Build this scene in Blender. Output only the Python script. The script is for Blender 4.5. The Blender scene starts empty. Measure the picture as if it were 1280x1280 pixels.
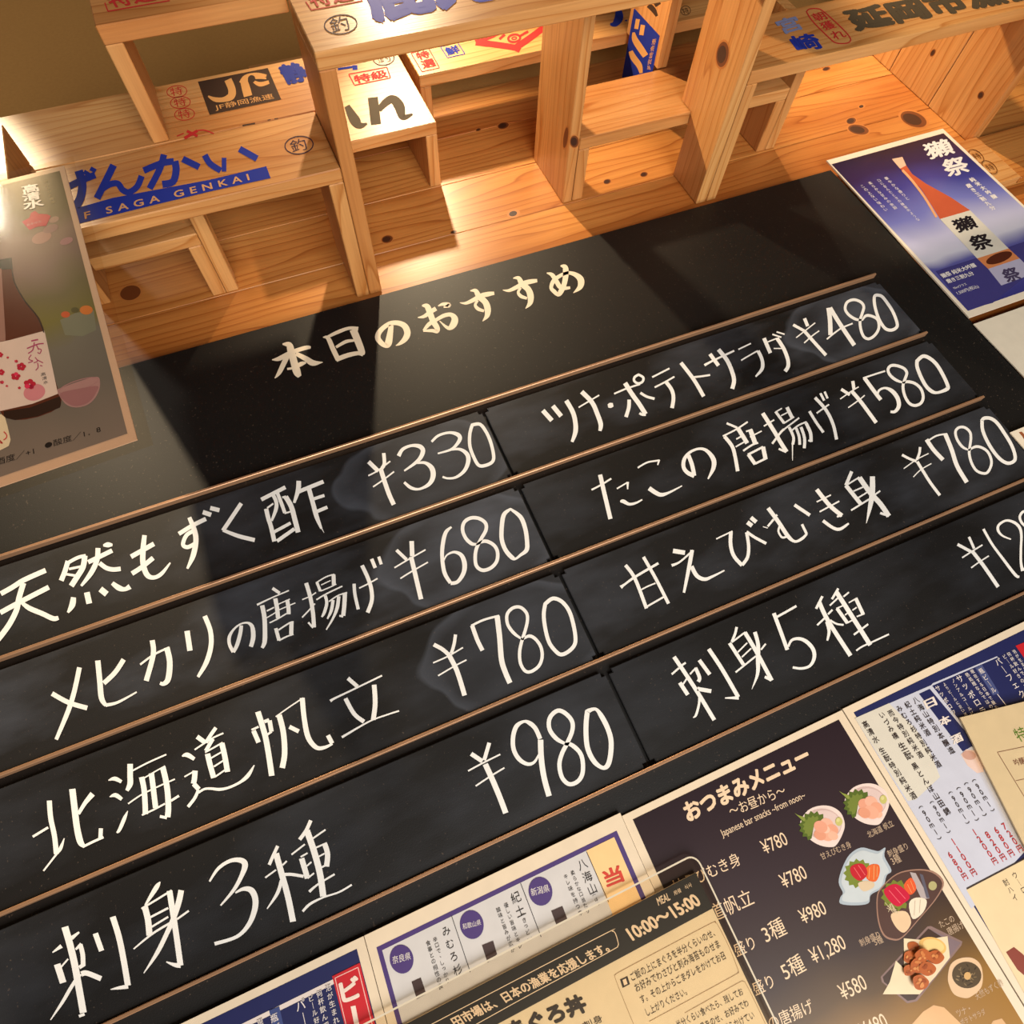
import bpy, bmesh, math, random
import numpy as np
from mathutils import Vector, Matrix
random.seed(7)
scene = bpy.context.scene
COL = scene.collection

# ------------------------------------------------------------------ camera, world, lights, exposure
S = 0.55            # metres per plane unit (camera stands one unit off the board)
Z0 = 1.50           # height of the camera
F_PX = 782.8448
RC = np.array([[0.92244566, -0.38478001, -0.03222346],
               [-0.33441928, -0.83784848, 0.43147847],
               [0.19302266, 0.38723929, 0.90154755]])   # rows: image x, image y, view; columns: right, up, into wall
def W(a, b, h=0.0):
    return Vector((S*a, -S*h, Z0 + S*b))
CAM_P = Vector((0, -S, Z0))
cd = bpy.data.cameras.new('camera'); cam = bpy.data.objects.new('camera', cd); COL.objects.link(cam)
def wv(r): return Vector((r[0], r[2], r[1]))
cx, cy, cz = wv(RC[0]), -wv(RC[1]), -wv(RC[2])
cam.matrix_world = Matrix(((cx.x, cy.x, cz.x, CAM_P.x), (cx.y, cy.y, cz.y, CAM_P.y), (cx.z, cy.z, cz.z, CAM_P.z), (0, 0, 0, 1)))
cd.sensor_width = 36; cd.lens = 36*F_PX/1280; cd.clip_start = 0.01
scene.camera = cam

world = bpy.data.worlds.new('world'); scene.world = world; world.use_nodes = True
bg = world.node_tree.nodes['Background']; bg.inputs[0].default_value = (1.0, 0.70, 0.42, 1); bg.inputs[1].default_value = 0.06

def lamp(name, kind, loc, power, color, size=0.03, target=None, **kw):
    l = bpy.data.lights.new(name, kind); l.energy = power; l.color = color
    o = bpy.data.objects.new(name, l); COL.objects.link(o); o.location = loc
    if kind == 'AREA': l.size = size
    else: l.shadow_soft_size = size
    for k, v in kw.items(): setattr(l, k, v)
    if target is not None:
        o.rotation_euler = (Vector(target) - Vector(loc)).to_track_quat('-Z', 'Y').to_euler()
    return o
WARM = (1.0, 0.78, 0.50)
for x, z, h, p, tx, tz, cone, bl in ((-0.67, 2.3, 0.75, 80.0, -0.49, 0.60, 25, 1.0), (0.50, 2.0, 0.63, 27.0, 0.56, 0.6, 80, 0.5), (1.42, 2.0, 0.63, 30.0, 1.62, 1.17, 51, 0.7)):     # downlights above the crates
    lamp('downlight', 'SPOT', W(x, z, h), p, WARM, 0.012, target=W(tx, tz, 0.1), spot_size=math.radians(cone), spot_blend=bl)
lamp('bounce_fill', 'AREA', W(0.4, -2.6, 2.3), 70.0, (1.0, 0.955, 0.89), 1.4, target=W(0.3, 0.6, 0))  # broad unseen lamp standing in for light bounced up from floor and tables
lamp('ceiling_lamp', 'AREA', W(-1.02, 2.66, 1.36), 1.1, (1.0, 0.9, 0.75), 0.085, target=W(-0.37, 0.9, 0.34))
scene.view_settings.view_transform = 'Standard'; scene.view_settings.look = 'None'
scene.view_settings.exposure = 0.0; scene.view_settings.gamma = 1.0
scene.view_settings.use_curve_mapping = False

# ------------------------------------------------------------------ helpers
def lin(c): 
    c = c/255.0
    return c/12.92 if c <= 0.04045 else ((c+0.055)/1.055)**2.4
def rgb(c): return (lin(c[0]), lin(c[1]), lin(c[2]), 1)
class Plane:
    """a real plane in the room; hit() finds the point on it seen at a pixel of the photograph"""
    def __init__(s, o, n): s.o = Vector(o); s.n = Vector(n).normalized()
    def hit(s, px, py):
        d = RC.T @ np.array([px-640.0, py-640.0, F_PX]); d = Vector((d[0], d[2], d[1]))
        t = (s.o - CAM_P).dot(s.n)/d.dot(s.n)
        return CAM_P + d*t
    def up(s, k): return Plane(s.o + s.n*(S*k*0.25), s.n)
def front(h): return Plane(W(0, 0, h), (0, -1, 0))
def sideX(x): return Plane(W(x, 0, 0), (-1, 0, 0))

def empty(name, loc, label, cat, group=None):
    o = bpy.data.objects.new(name, None); COL.objects.link(o); o.location = loc
    o.empty_display_size = 0.02
    o['label'] = label; o['category'] = cat
    if group: o['group'] = group
    return o
def tag(o, label, cat, group=None):
    o['label'] = label; o['category'] = cat
    if group: o['group'] = group
class MB:
    """collects world-space polygons (material index each) and links them as ONE mesh"""
    def __init__(s): s.v = []; s.f = []; s.m = []; s.mats = []; s.gc = []
    def mi(s, mat):
        if mat not in s.mats: s.mats.append(mat)
        return s.mats.index(mat)
    def poly(s, pts, mat, gc=None):
        b = len(s.v); s.v += [Vector(p) for p in pts]; s.gc += (gc if gc else [(0, 0, 0)]*len(pts))
        s.f.append(list(range(b, b+len(pts)))); s.m.append(s.mi(mat))
    def faces(s, pts, faces, mat):
        b = len(s.v); s.v += [Vector(p) for p in pts]; s.gc += [(0, 0, 0)]*len(pts); k = s.mi(mat)
        for f in faces: s.f.append([b+i for i in f]); s.m.append(k)
    def build(s, name, parent=None, label=None):
        loc = parent.matrix_basis.translation.copy() if parent else Vector((0, 0, 0))
        if parent and parent.parent: loc = loc + parent.parent.matrix_basis.translation
        me = bpy.data.meshes.new(name)
        me.from_pydata([tuple(p-loc) for p in s.v], [], s.f)
        for m in s.mats: me.materials.append(m)
        me.polygons.foreach_set('material_index', s.m)
        at = me.attributes.new('gc', 'FLOAT_VECTOR', 'POINT')
        at.data.foreach_set('vector', np.array(s.gc, dtype=np.float32).ravel())
        me.update()
        o = bpy.data.objects.new(name, me); COL.objects.link(o)
        if parent: o.parent = parent
        if label: o['label'] = label
        return o
def box(mb, a0, a1, b0, b1, h0, h1, mat, grain='x', bev=0.0012, seed=None):
    """a board in plane units with softened edges; grain runs along x, z or h"""
    off = [random.uniform(0, 50) for _ in range(3)] if seed is None else seed
    bm = bmesh.new(); bmesh.ops.create_cube(bm, size=1.0)
    for v in bm.verts:
        v.co = Vector(((a0+a1)/2+v.co.x*(a1-a0), (b0+b1)/2+v.co.y*(b1-b0), (h0+h1)/2+v.co.z*(h1-h0)))
    if bev: bmesh.ops.bevel(bm, geom=bm.edges[:], offset=bev, segments=1, affect='EDGES')
    bm.faces.ensure_lookup_table(); mid = Vector(((a0+a1)/2, (b0+b1)/2, (h0+h1)/2))
    for f in bm.faces:
        pts = [v.co.copy() for v in f.verts]
        gc = []
        for p in pts:
            q = p - mid
            t = {'x': (q.x, q.y, q.z), 'z': (q.y, q.x, q.z), 'h': (q.z, q.y, q.x)}[grain]
            gc.append((t[0]*S+off[0], t[1]*S+off[1], t[2]*S+off[2]))
        mb.poly([W(*p) for p in pts][::-1], mat, gc[::-1])   # plane axes are left handed
    bm.free()

# ---- ribbons: brush and marker strokes traced as centre lines with widths
def smooth(P):
    if len(P) < 3: return P
    out = []
    for i in range(len(P)-1):
        p0 = P[max(i-1, 0)]; p1 = P[i]; p2 = P[i+1]; p3 = P[min(i+2, len(P)-1)]
        for k in range(5):
            t = k/5.0
            out.append(tuple(0.5*((2*p1[j]) + (-p0[j]+p2[j])*t + (2*p0[j]-5*p1[j]+4*p2[j]-p3[j])*t*t + (-p0[j]+3*p1[j]-3*p2[j]+p3[j])*t**3) for j in range(3)))
    out.append(P[-1]); return out
def ribbon(mb, pl, P, mat, closed=False):
    """P: list of (px, py, width) in photo pixels, laid on plane pl"""
    if closed: P = P + [P[0]]
    P = smooth(P); n = len(P); L = []; R = []
    for i in range(n):
        a = P[max(i-1, 0)]; b = P[min(i+1, n-1)]
        if closed and i in (0, n-1): a, b = P[n-2], P[1]
        dx, dy = b[0]-a[0], b[1]-a[1]; d = math.hypot(dx, dy) or 1.0
        nx, ny = -dy/d, dx/d; w = max(P[i][2], 0.3)/2
        L.append(pl.hit(P[i][0]+nx*w, P[i][1]+ny*w)); R.append(pl.hit(P[i][0]-nx*w, P[i][1]-ny*w))
    pts = L + R
    mb.faces(pts, [(i, i+1, n+i+1, n+i) for i in range(n-1)], mat)
_lift = [0]
def strokes(mb, pl, crop, txt, mat, k=1.0):
    """crop = (x0, y0, scale); txt = 'w:x,y[,w] x,y ... | ...', c before w closes the stroke"""
    x0, y0, s = crop
    for st in txt.replace('\n', ' ').split('|'):
        st = st.strip()
        if not st: continue
        w, rest = st.split(':'); closed = w.startswith('c'); w = float(w.lstrip('c'))
        P = []
        for q in rest.split():
            c = [float(t) for t in q.split(',')]
            P.append((x0+c[0]/s, y0+c[1]/s, k*(c[2] if len(c) > 2 else w)/s))
        _lift[0] = (_lift[0]+1) % 8
        ribbon(mb, pl.up(0.00005*_lift[0]), P, mat, closed)
def polyg(mb, pl, crop, pts, mat):
    x0, y0, s = crop
    mb.poly([pl.hit(x0+x/s, y0+y/s) for x, y in pts], mat)
def ellipse(mb, pl, crop, c, rx, ry, mat, ang=0, n=28):
    ca, sa = math.cos(math.radians(ang)), math.sin(math.radians(ang)); P = []
    for i in range(n):
        t = 2*math.pi*i/n; x, y = rx*math.cos(t), ry*math.sin(t)
        P.append((c[0]+x*ca-y*sa, c[1]+x*sa+y*ca))
    _lift[0] = (_lift[0]+1) % 8
    polyg(mb, pl.up(0.00005*_lift[0]), crop, P, mat)
def blob(mb, pl, crop, pts, mat):
    """smooth closed outline"""
    n = len(pts); P = []
    for i in range(n):
        p0, p1, p2, p3 = pts[i-1], pts[i], pts[(i+1) % n], pts[(i+2) % n]
        for k in range(4):
            t = k/4.0
            P.append(tuple(0.5*((2*p1[j])+(-p0[j]+p2[j])*t+(2*p0[j]-5*p1[j]+4*p2[j]-p3[j])*t*t+(-p0[j]+3*p1[j]-3*p2[j]+p3[j])*t**3) for j in (0, 1)))
    _lift[0] = (_lift[0]+1) % 8
    polyg(mb, pl.up(0.00005*_lift[0]), crop, P, mat)
def ring(mb, pl, crop, c, rx, ry, w, mat, ang=0, n=14):
    ca, sa = math.cos(math.radians(ang)), math.sin(math.radians(ang)); x0, y0, s = crop; P = []
    for i in range(n):
        t = 2*math.pi*i/n; x, y = rx*math.cos(t), ry*math.sin(t)
        P.append((x0+(c[0]+x*ca-y*sa)/s, y0+(c[1]+x*sa+y*ca)/s, w/s))
    ribbon(mb, pl, P, mat, True)
# ---- printed text
_cache = {}
OVER = ((0, 0), (1, 0), (-1, 0), (0, 1), (0, -1), (0.7, 0.7), (-0.7, 0.7), (0.7, -0.7), (-0.7, -0.7))
def glyphs(txt, bold=0.0, space=1.0):
    k = (txt, bold, space)
    if k not in _cache:
        c = bpy.data.curves.new('t', 'FONT'); c.body = txt; c.size = 1.0; c.offset = bold; c.space_character = space
        c.resolution_u = 3; c.fill_mode = 'FRONT'
        o = bpy.data.objects.new('t', c); COL.objects.link(o)
        dg = bpy.context.evaluated_depsgraph_get(); dg.update()
        me = bpy.data.meshes.new_from_object(o.evaluated_get(dg))
        V = np.array([v.co[:2] for v in me.vertices]); Fs = [tuple(p.vertices) for p in me.polygons]
        COL.objects.unlink(o); bpy.data.objects.remove(o); bpy.data.curves.remove(c); bpy.data.meshes.remove(me)
        _cache[k] = (V, Fs)
    return _cache[k]
def text(mb, pl, crop, txt, p0, p1, mat, ptop=None, k=1.0, bold=0.0, space=1.0):
    """bottom-left p0 and bottom-right p1 of the line (crop pixels); ptop its top-left corner"""
    V, Fs = glyphs(txt, 0.0, space)
    if len(V) == 0: return
    x0, y0, s = crop; H = lambda p: pl.hit(x0+p[0]/s, y0+p[1]/s)
    A, B = H(p0), H(p1); U = B-A; mn, mx = V.min(0), V.max(0); wd = mx[0]-mn[0]; ht = mx[1]-mn[1]
    if ptop is not None: T = H(ptop)-A
    else:
        T = (-pl.n).cross(U).normalized()*(U.length*ht/wd*k)
        if T.z < 0 and abs(U.x) > abs(U.z): T = -T
    for i, (ex, ey) in enumerate(OVER if bold else OVER[:1]):
        o = pl.n*(S*0.00003*i)
        mb.faces([A + U*((v[0]+ex*bold-mn[0])/wd) + T*((v[1]+ey*bold-mn[1])/ht) + o for v in V], Fs, mat)
def vtext(mb, pl, crop, txt, pa, pb, mat, size, bold=0.0, kx=1.0, right=None):
    """vertical line: first glyph centred on pa, last on pb; size = glyph height in crop pixels"""
    x0, y0, s = crop; H = lambda p: pl.hit(x0+p[0]/s, y0+p[1]/s)
    A, B = H(pa), H(pb); n = len(txt)
    U = Vector((1, 0, 0)) if right is None else right
    U = (U - pl.n*U.dot(pl.n)).normalized(); T = (-pl.n).cross(U); T = T if T.z > 0 else -T
    em = (B-A).length/max(n-1, 1) if n > 1 else None
    dref = (H((pa[0]+size*0.35, pa[1]-size*0.5))-H((pa[0]-size*0.35, pa[1]+size*0.5))).length*0.72
    e = dref if em is None else min(dref*1.25, em*0.9)
    for i, ch in enumerate(txt):
        if ch in ' 　': continue
        g = {'ー': '｜', '(': '︵', ')': '︶', '～': '≀'}.get(ch, ch)
        V, Fs = glyphs(g)
        if len(V) == 0: continue
        V = V*(1.28 if ord(ch) < 128 and ch not in '()' else 1.0)
        C = A + (B-A)*(i/max(n-1, 1)); mn, mx = V.min(0), V.max(0); c = (mn+mx)/2
        for j, (ex, ey) in enumerate(OVER if bold else OVER[:1]):
            mb.faces([C + U*((v[0]+ex*bold-c[0])*e*kx) + T*((v[1]+ey*bold-c[1])*e) + pl.n*(S*0.00003*j) for v in V], Fs, mat)

# ------------------------------------------------------------------ materials
def newmat(name):
    m = bpy.data.materials.new(name); m.use_nodes = True
    nt = m.node_tree; return m, nt, nt.nodes['Principled BSDF']
_mats = {}
def flat(c, rough=0.45, name='print', spec=0.5, metal=0.0, coat=0.0):
    k = (tuple(c), rough, name, spec, metal, coat)
    if k not in _mats:
        m, nt, b = newmat(name)
        n = nt.nodes.new('ShaderNodeTexNoise'); n.inputs['Scale'].default_value = 90
        r = nt.nodes.new('ShaderNodeMixRGB'); r.blend_type = 'MULTIPLY'; r.inputs[0].default_value = 0.12
        r.inputs[1].default_value = rgb(c); nt.links.new(n.outputs['Fac'], r.inputs[2])
        g = nt.nodes.new('ShaderNodeNewGeometry'); nt.links.new(g.outputs['Position'], n.inputs['Vector'])
        nt.links.new(r.outputs[0], b.inputs['Base Color'])
        b.inputs['Roughness'].default_value = rough; b.inputs['Specular IOR Level'].default_value = spec
        b.inputs['Metallic'].default_value = metal; b.inputs['Coat Weight'].default_value = coat
        _mats[k] = m
    return _mats[k]
def ramp(nt, stops):
    r = nt.nodes.new('ShaderNodeValToRGB'); e = r.color_ramp.elements
    while len(e) < len(stops): e.new(0.5)
    for i, (p, c) in enumerate(stops): e[i].position = p; e[i].color = rgb(c)
    return r
def wood(name, light, mid, dark, rough=0.42):
    m, nt, b = newmat(name); N = nt.nodes.new; L = nt.links.new
    a = N('ShaderNodeAttribute'); a.attribute_name = 'gc'
    mp = N('ShaderNodeMapping'); mp.inputs['Scale'].default_value = (2.6, 22, 22); L(a.outputs['Vector'], mp.inputs[0])
    low = N('ShaderNodeTexNoise'); low.inputs['Scale'].default_value = 1.0; low.inputs['Detail'].default_value = 1.5; L(mp.outputs[0], low.inputs['Vector'])
    # growth rings: bands across the grain pushed about by the slow noise
    sp = N('ShaderNodeSeparateXYZ'); L(a.outputs['Vector'], sp.inputs[0])
    m1 = N('ShaderNodeMath'); m1.operation = 'MULTIPLY'; m1.inputs[1].default_value = 80; L(sp.outputs[1], m1.inputs[0])
    m1b = N('ShaderNodeMath'); m1b.operation = 'MULTIPLY_ADD'; m1b.inputs[1].default_value = 60; L(sp.outputs[2], m1b.inputs[0]); L(m1.outputs[0], m1b.inputs[2])
    m2 = N('ShaderNodeMath'); m2.operation = 'MULTIPLY_ADD'; m2.inputs[1].default_value = 6.0; L(low.outputs['Fac'], m2.inputs[0]); L(m1b.outputs[0], m2.inputs[2])
    fr = N('ShaderNodeMath'); fr.operation = 'FRACT'; L(m2.outputs[0], fr.inputs[0])
    cr = ramp(nt, [(0.0, light), (0.55, light), (0.86, mid), (0.95, dark), (1.0, light)]); L(fr.outputs[0], cr.inputs[0])
    mp2 = N('ShaderNodeMapping'); mp2.inputs['Scale'].default_value = (14, 420, 420); L(a.outputs['Vector'], mp2.inputs[0])
    fine = N('ShaderNodeTexNoise'); fine.inputs['Scale'].default_value = 1.0; fine.inputs['Detail'].default_value = 2; L(mp2.outputs[0], fine.inputs['Vector'])
    mx = N('ShaderNodeMixRGB'); mx.blend_type = 'MULTIPLY'; mx.inputs[0].default_value = 0.22; L(cr.outputs[0], mx.inputs[1])
    fr2 = ramp(nt, [(0.3, (150, 120, 95)), (0.7, (255, 255, 255))]); L(fine.outputs['Fac'], fr2.inputs[0]); L(fr2.outputs[0], mx.inputs[2])
    mp3 = N('ShaderNodeMapping'); mp3.inputs['Scale'].default_value = (2.2, 9, 9); L(a.outputs['Vector'], mp3.inputs[0])
    big = N('ShaderNodeTexNoise'); big.inputs['Scale'].default_value = 1.0; L(mp3.outputs[0], big.inputs['Vector'])
    br = ramp(nt, [(0.32, (212, 176, 140)), (0.62, (255, 255, 255))]); L(big.outputs['Fac'], br.inputs[0])
    mx2 = N('ShaderNodeMixRGB'); mx2.blend_type = 'MULTIPLY'; mx2.inputs[0].default_value = 0.75; L(mx.outputs[0], mx2.inputs[1]); L(br.outputs[0], mx2.inputs[2])
    L(mx2.outputs[0], b.inputs['Base Color']); b.inputs['Roughness'].default_value = rough
    b.inputs['Specular IOR Level'].default_value = 0.4
    bp = N('ShaderNodeBump'); bp.inputs['Strength'].default_value = 0.06; bp.inputs['Distance'].default_value = 0.002; L(fine.outputs['Fac'], bp.inputs['Height']); L(bp.outputs[0], b.inputs['Normal'])
    return m
WOOD = wood('pine_crate_wood', (212, 157, 95), (202, 143, 80), (184, 121, 59))
WALLW = wood('cedar_plank_wood', (203, 138, 70), (189, 121, 57), (165, 97, 41), 0.38)
PLAST = None
def plaster():
    m, nt, b = newmat('beige_plaster'); n = nt.nodes.new('ShaderNodeTexNoise'); n.inputs['Scale'].default_value = 220
    g = nt.nodes.new('ShaderNodeNewGeometry'); nt.links.new(g.outputs['Position'], n.inputs['Vector'])
    r = ramp(nt, [(0.3, (172, 124, 62)), (0.7, (178, 130, 66))]); nt.links.new(n.outputs['Fac'], r.inputs[0]); nt.links.new(r.outputs[0], b.inputs['Base Color'])
    b.inputs['Roughness'].default_value = 0.9; return m
PLAST = plaster()
def blackboard(name, base, smear, amt, rough, price=None):
    m, nt, b = newmat(name); N = nt.nodes.new; L = nt.links.new
    tc = N('ShaderNodeTexCoord')
    n = N('ShaderNodeTexNoise'); n.inputs['Scale'].default_value = 9; n.inputs['Detail'].default_value = 5
    mp = N('ShaderNodeMapping'); mp.inputs['Scale'].default_value = (0.7, 1, 2.0); mp.inputs['Rotation'].default_value = (0, 0.5, 0)
    L(tc.outputs['Object'], mp.inputs[0]); L(mp.outputs[0], n.inputs['Vector'])
    r = ramp(nt, [(0.44, (0, 0, 0)), (0.75, (255, 255, 255))]); L(n.outputs['Fac'], r.inputs[0])
    f = N('ShaderNodeMath'); f.operation = 'MULTIPLY'; f.inputs[1].default_value = amt; L(r.outputs[0], f.inputs[0])
    last = f
    if price is not None:                      # wiped patch of chalk dust around the price
        sp = N('ShaderNodeSeparateXYZ'); L(tc.outputs['Object'], sp.inputs[0])
        n2 = N('ShaderNodeTexNoise'); n2.inputs['Scale'].default_value = 14; L(tc.outputs['Object'], n2.inputs['Vector'])
        d = N('ShaderNodeVectorMath'); d.operation = 'SUBTRACT'; L(tc.outputs['Object'], d.inputs[0]); d.inputs[1].default_value = (price[0], 0, price[1])
        sc = N('ShaderNodeVectorMath'); sc.operation = 'MULTIPLY'; sc.inputs[1].default_value = (1/price[2], 0, 1/price[3]); L(d.outputs[0], sc.inputs[0])
        ln = N('ShaderNodeVectorMath'); ln.operation = 'LENGTH'; L(sc.outputs[0], ln.inputs[0])
        ad = N('ShaderNodeMath'); ad.operation = 'MULTIPLY_ADD'; ad.inputs[1].default_value = 0.5; L(n2.outputs['Fac'], ad.inputs[0]); L(ln.outputs['Value'], ad.inputs[2])
        rr = ramp(nt, [(0.9, (255, 255, 255)), (1.0, (110, 110, 110)), (1.12, (0, 0, 0))])
        dv = N('ShaderNodeMath'); dv.operation = 'DIVIDE'; dv.inputs[1].default_value = 1.25; L(ad.outputs[0], dv.inputs[0])
        rr = ramp(nt, [(0.84, (150, 150, 150)), (0.95, (255, 255, 255)), (0.985, (0, 0, 0))]); L(dv.outputs[0], rr.inputs[0])
        s2 = N('ShaderNodeMath'); s2.operation = 'MULTIPLY_ADD'; s2.inputs[1].default_value = 0.35; L(rr.outputs[0], s2.inputs[0]); L(f.outputs[0], s2.inputs[2]); last = s2
    mx = N('ShaderNodeMixRGB'); mx.inputs[1].default_value = rgb(base); mx.inputs[2].default_value = rgb(smear); L(last.outputs[0], mx.inputs[0])
    # fine dust specks
    v = N('ShaderNodeTexNoise'); v.inputs['Scale'].default_value = 420; v.inputs['Detail'].default_value = 1; L(tc.outputs['Object'], v.inputs['Vector'])
    vr = ramp(nt, [(0.70, (0, 0, 0)), (0.78, (255, 255, 255))]); L(v.outputs['Fac'], vr.inputs[0])
    mx2 = N('ShaderNodeMixRGB'); mx2.inputs[2].default_value = rgb((120, 100, 84)); L(mx.outputs[0], mx2.inputs[1])
    vf = N('ShaderNodeMath'); vf.operation = 'MULTIPLY'; vf.inputs[1].default_value = 0.25; L(vr.outputs[0], vf.inputs[0]); L(vf.outputs[0], mx2.inputs[0])
    L(mx2.outputs[0], b.inputs['Base Color']); b.inputs['Roughness'].default_value = rough; b.inputs['Specular IOR Level'].default_value = 0.42
    g = N('ShaderNodeTexNoise'); g.inputs['Scale'].default_value = 900; L(tc.outputs['Object'], g.inputs['Vector'])
    bp = N('ShaderNodeBump'); bp.inputs['Strength'].default_value = 0.12; bp.inputs['Distance'].default_value = 0.0006; L(g.outputs['Fac'], bp.inputs['Height']); L(bp.outputs[0], b.inputs['Normal'])
    return m
BLACK = blackboard('satin_black_board', (9, 7, 6), (16, 13, 12), 0.5, 0.55)
RAIL = flat((196, 150, 114), 0.36, 'bronze_rail', 0.5, 0.6)
CHALK = flat((238, 234, 228), 0.7, 'white_marker')
TITLE = flat((232, 214, 186), 0.6, 'cream_vinyl')
def clear(name, glossy=0.12, tint=(255, 248, 235)):
    m, nt, b = newmat(name); N = nt.nodes.new; L = nt.links.new
    nt.nodes.remove(b); out = nt.nodes['Material Output']
    t = N('ShaderNodeBsdfTransparent'); t.inputs[0].default_value = rgb(tint)
    g = N('ShaderNodeBsdfGlossy'); g.inputs['Roughness'].default_value = 0.08
    mx = N('ShaderNodeMixShader'); lw = N('ShaderNodeLayerWeight'); lw.inputs['Blend'].default_value = 0.25
    ma = N('ShaderNodeMath'); ma.operation = 'MULTIPLY_ADD'; ma.inputs[1].default_value = 0.35; ma.inputs[2].default_value = glossy; L(lw.outputs['Fresnel'], ma.inputs[0])
    L(ma.outputs[0], mx.inputs[0]); L(t.outputs[0], mx.inputs[1]); L(g.outputs[0], mx.inputs[2]); L(mx.outputs[0], out.inputs[0])
    return m
CLEAR = clear('clear_laminate', 0.05)
ACRYL = clear('clear_acrylic', 0.04)
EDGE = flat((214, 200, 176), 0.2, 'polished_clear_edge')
def P(*c): return flat(c, 0.42, 'printed_ink', 0.5, 0, 0.0)
def G(*c): return flat(c, 0.22, 'laminated_print', 0.5)
def I(*c): return flat(c, 0.7, 'stencil_ink', 0.08)
CREAM = flat((226, 206, 178), 0.4, 'cream_paper')
WHITE = flat((232, 218, 196), 0.35, 'white_paper')

# ------------------------------------------------------------------ structure
HW = -0.02
JO = 1.137; PW = 0.163
mb = MB()
k0 = int(math.floor((-1.3-JO)/PW))
z = JO + k0*PW
while z < 1.6:
    x = -1.5
    box(mb, -1.6, 2.7, z+0.0006, z+PW-0.0006, HW-0.04, HW, WALLW, 'x', 0.0011)
    z += PW
KN1 = flat((112, 58, 22), 0.5, 'knot_rim'); KN2 = flat((62, 32, 16), 0.5, 'knot_heart'); KN3 = flat((190, 118, 56), 0.5, 'knot_halo')
def knot(mb, pl, x, y, rx, ry, ang=-14):
    ellipse(mb, pl.up(0.0004), (0, 0, 1), (x, y), rx*1.18, ry*1.18, KN3, ang)
    ellipse(mb, pl.up(0.0007), (0, 0, 1), (x, y), rx, ry, KN1, ang)
    ellipse(mb, pl.up(0.0010), (0, 0, 1), (x-rx*0.1, y), rx*0.72, ry*0.7, KN2, ang)
pw = front(HW)
for a in ((629, 157, 7, 4), (598, 162, 3.2, 1.6), (642, 267, 7, 4.6), (484, 299, 7, 4.6), (567, 290, 4, 2), (759, 227, 4.6, 3), (805, 218, 4.6, 3),
          (163, 366, 13, 9), (1142, 149, 17, 9, 20), (1073, 162, 13, 6, 10), (1077, 133, 4, 2.5), (1064, 151, 6, 4), (1033, 86, 5, 2.5), (1272, 196, 3, 3)):
    knot(mb, pw, *a)
wall = mb.build('wall_back'); wall['kind'] = 'structure'
mb = MB(); box(mb, -1.6, 2.7, z+0.001, 4.2, HW-0.05, HW-0.006, PLAST, 'x', 0)
wu = mb.build('wall_upper'); wu['kind'] = 'structure'

# ------------------------------------------------------------------ black menu board, rails, title
board = empty('menu_board', W(0.2425, -0.9, -0.02), "large black menu board on the wooden wall, cream title and five rails", 'menu board')
mb = MB(); box(mb, -0.817, 1.302, -0.95, 1.0, HW+0.0005, 0.0, BLACK, 'x', 0.0012); mb.build('board_panel', board)
RZ = [0.6663, 0.4900, 0.3147, 0.1369, -0.0352]
for i, rz in enumerate(RZ):
    mb = MB()
    box(mb, -0.69, 1.178, rz-0.0048, rz, 0.0005, 0.0125, RAIL, 'x', 0.0008)
    mb.build('rail', board)
mb = MB(); pt = front(0.0003)
strokes(mb, pt, (330, 400, 8), '''30:80,398,8 150,387,44 250,335,44 340,300,42 430,275,40 468,276,22|60:185,241,14 250,250,62 272,320,72 300,420,72 330,520,76 358,566,40|
50:240,345,52 190,450,50 150,530,40 108,583,8|40:318,335,40 420,388,52 490,430,58 588,422,5|24:232,490,22 300,477,26 370,440,44 420,425,18|
40:590,173,8 640,182,42 690,290,50 742,398,50|30:630,172,26 740,120,36 850,82,32 942,88,40|60:890,95,72 935,200,70 980,320,62 985,350,30|30:720,272,26 820,216,34 905,204,22|40:722,396,46 840,352,46 940,332,40 992,345,40''', TITLE)
strokes(mb, pt, (460, 370, 8), '''60:232,292,46 222,370,58 204,470,70 184,498,44 140,476,50 100,425,55 108,370,52 160,312,46 230,272,45 310,272,50 370,305,60 394,370,64 370,430,55 320,475,32 278,496,6|
30:498,215,8 560,204,34 620,162,42 680,125,44|50:540,96,14 590,104,55 620,170,58 650,250,58 692,320,52 690,355,36 640,346,34 552,350,18|25:556,346,24 610,282,40 680,240,35 760,196,40 830,187,42 868,230,66 850,290,66 800,320,36 716,250,8|30:700,101,8 750,82,34 812,92,44 756,114,12''', TITLE)
SU = '''30:228,340,6 290,345,30 370,310,42 440,272,46 510,255,46 572,246,32|40:332,222,10 385,222,42 420,280,56 480,332,60 506,400,64 500,470,48 455,526,6|24:408,318,22 382,362,28 410,402,36 470,424,26'''
strokes(mb, pt, (600, 320, 8), SU, TITLE); strokes(mb, pt, (600-53.7, 320+15.8, 8), SU, TITLE)
strokes(mb, pt, (600, 320, 8), '''40:668,170,10 720,188,40 762,250,46 800,308,46 850,322,36 902,316,26|50:805,98,14 850,112,52 858,180,56 842,280,50 806,360,52 782,388,34 745,358,42 712,318,36 735,250,42 800,198,36 880,168,32 960,190,48 1008,240,66 1000,310,52 933,370,5''', TITLE)
mb.build('title_lettering', board, 'cream title lettering reading 本日のおすすめ')

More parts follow.
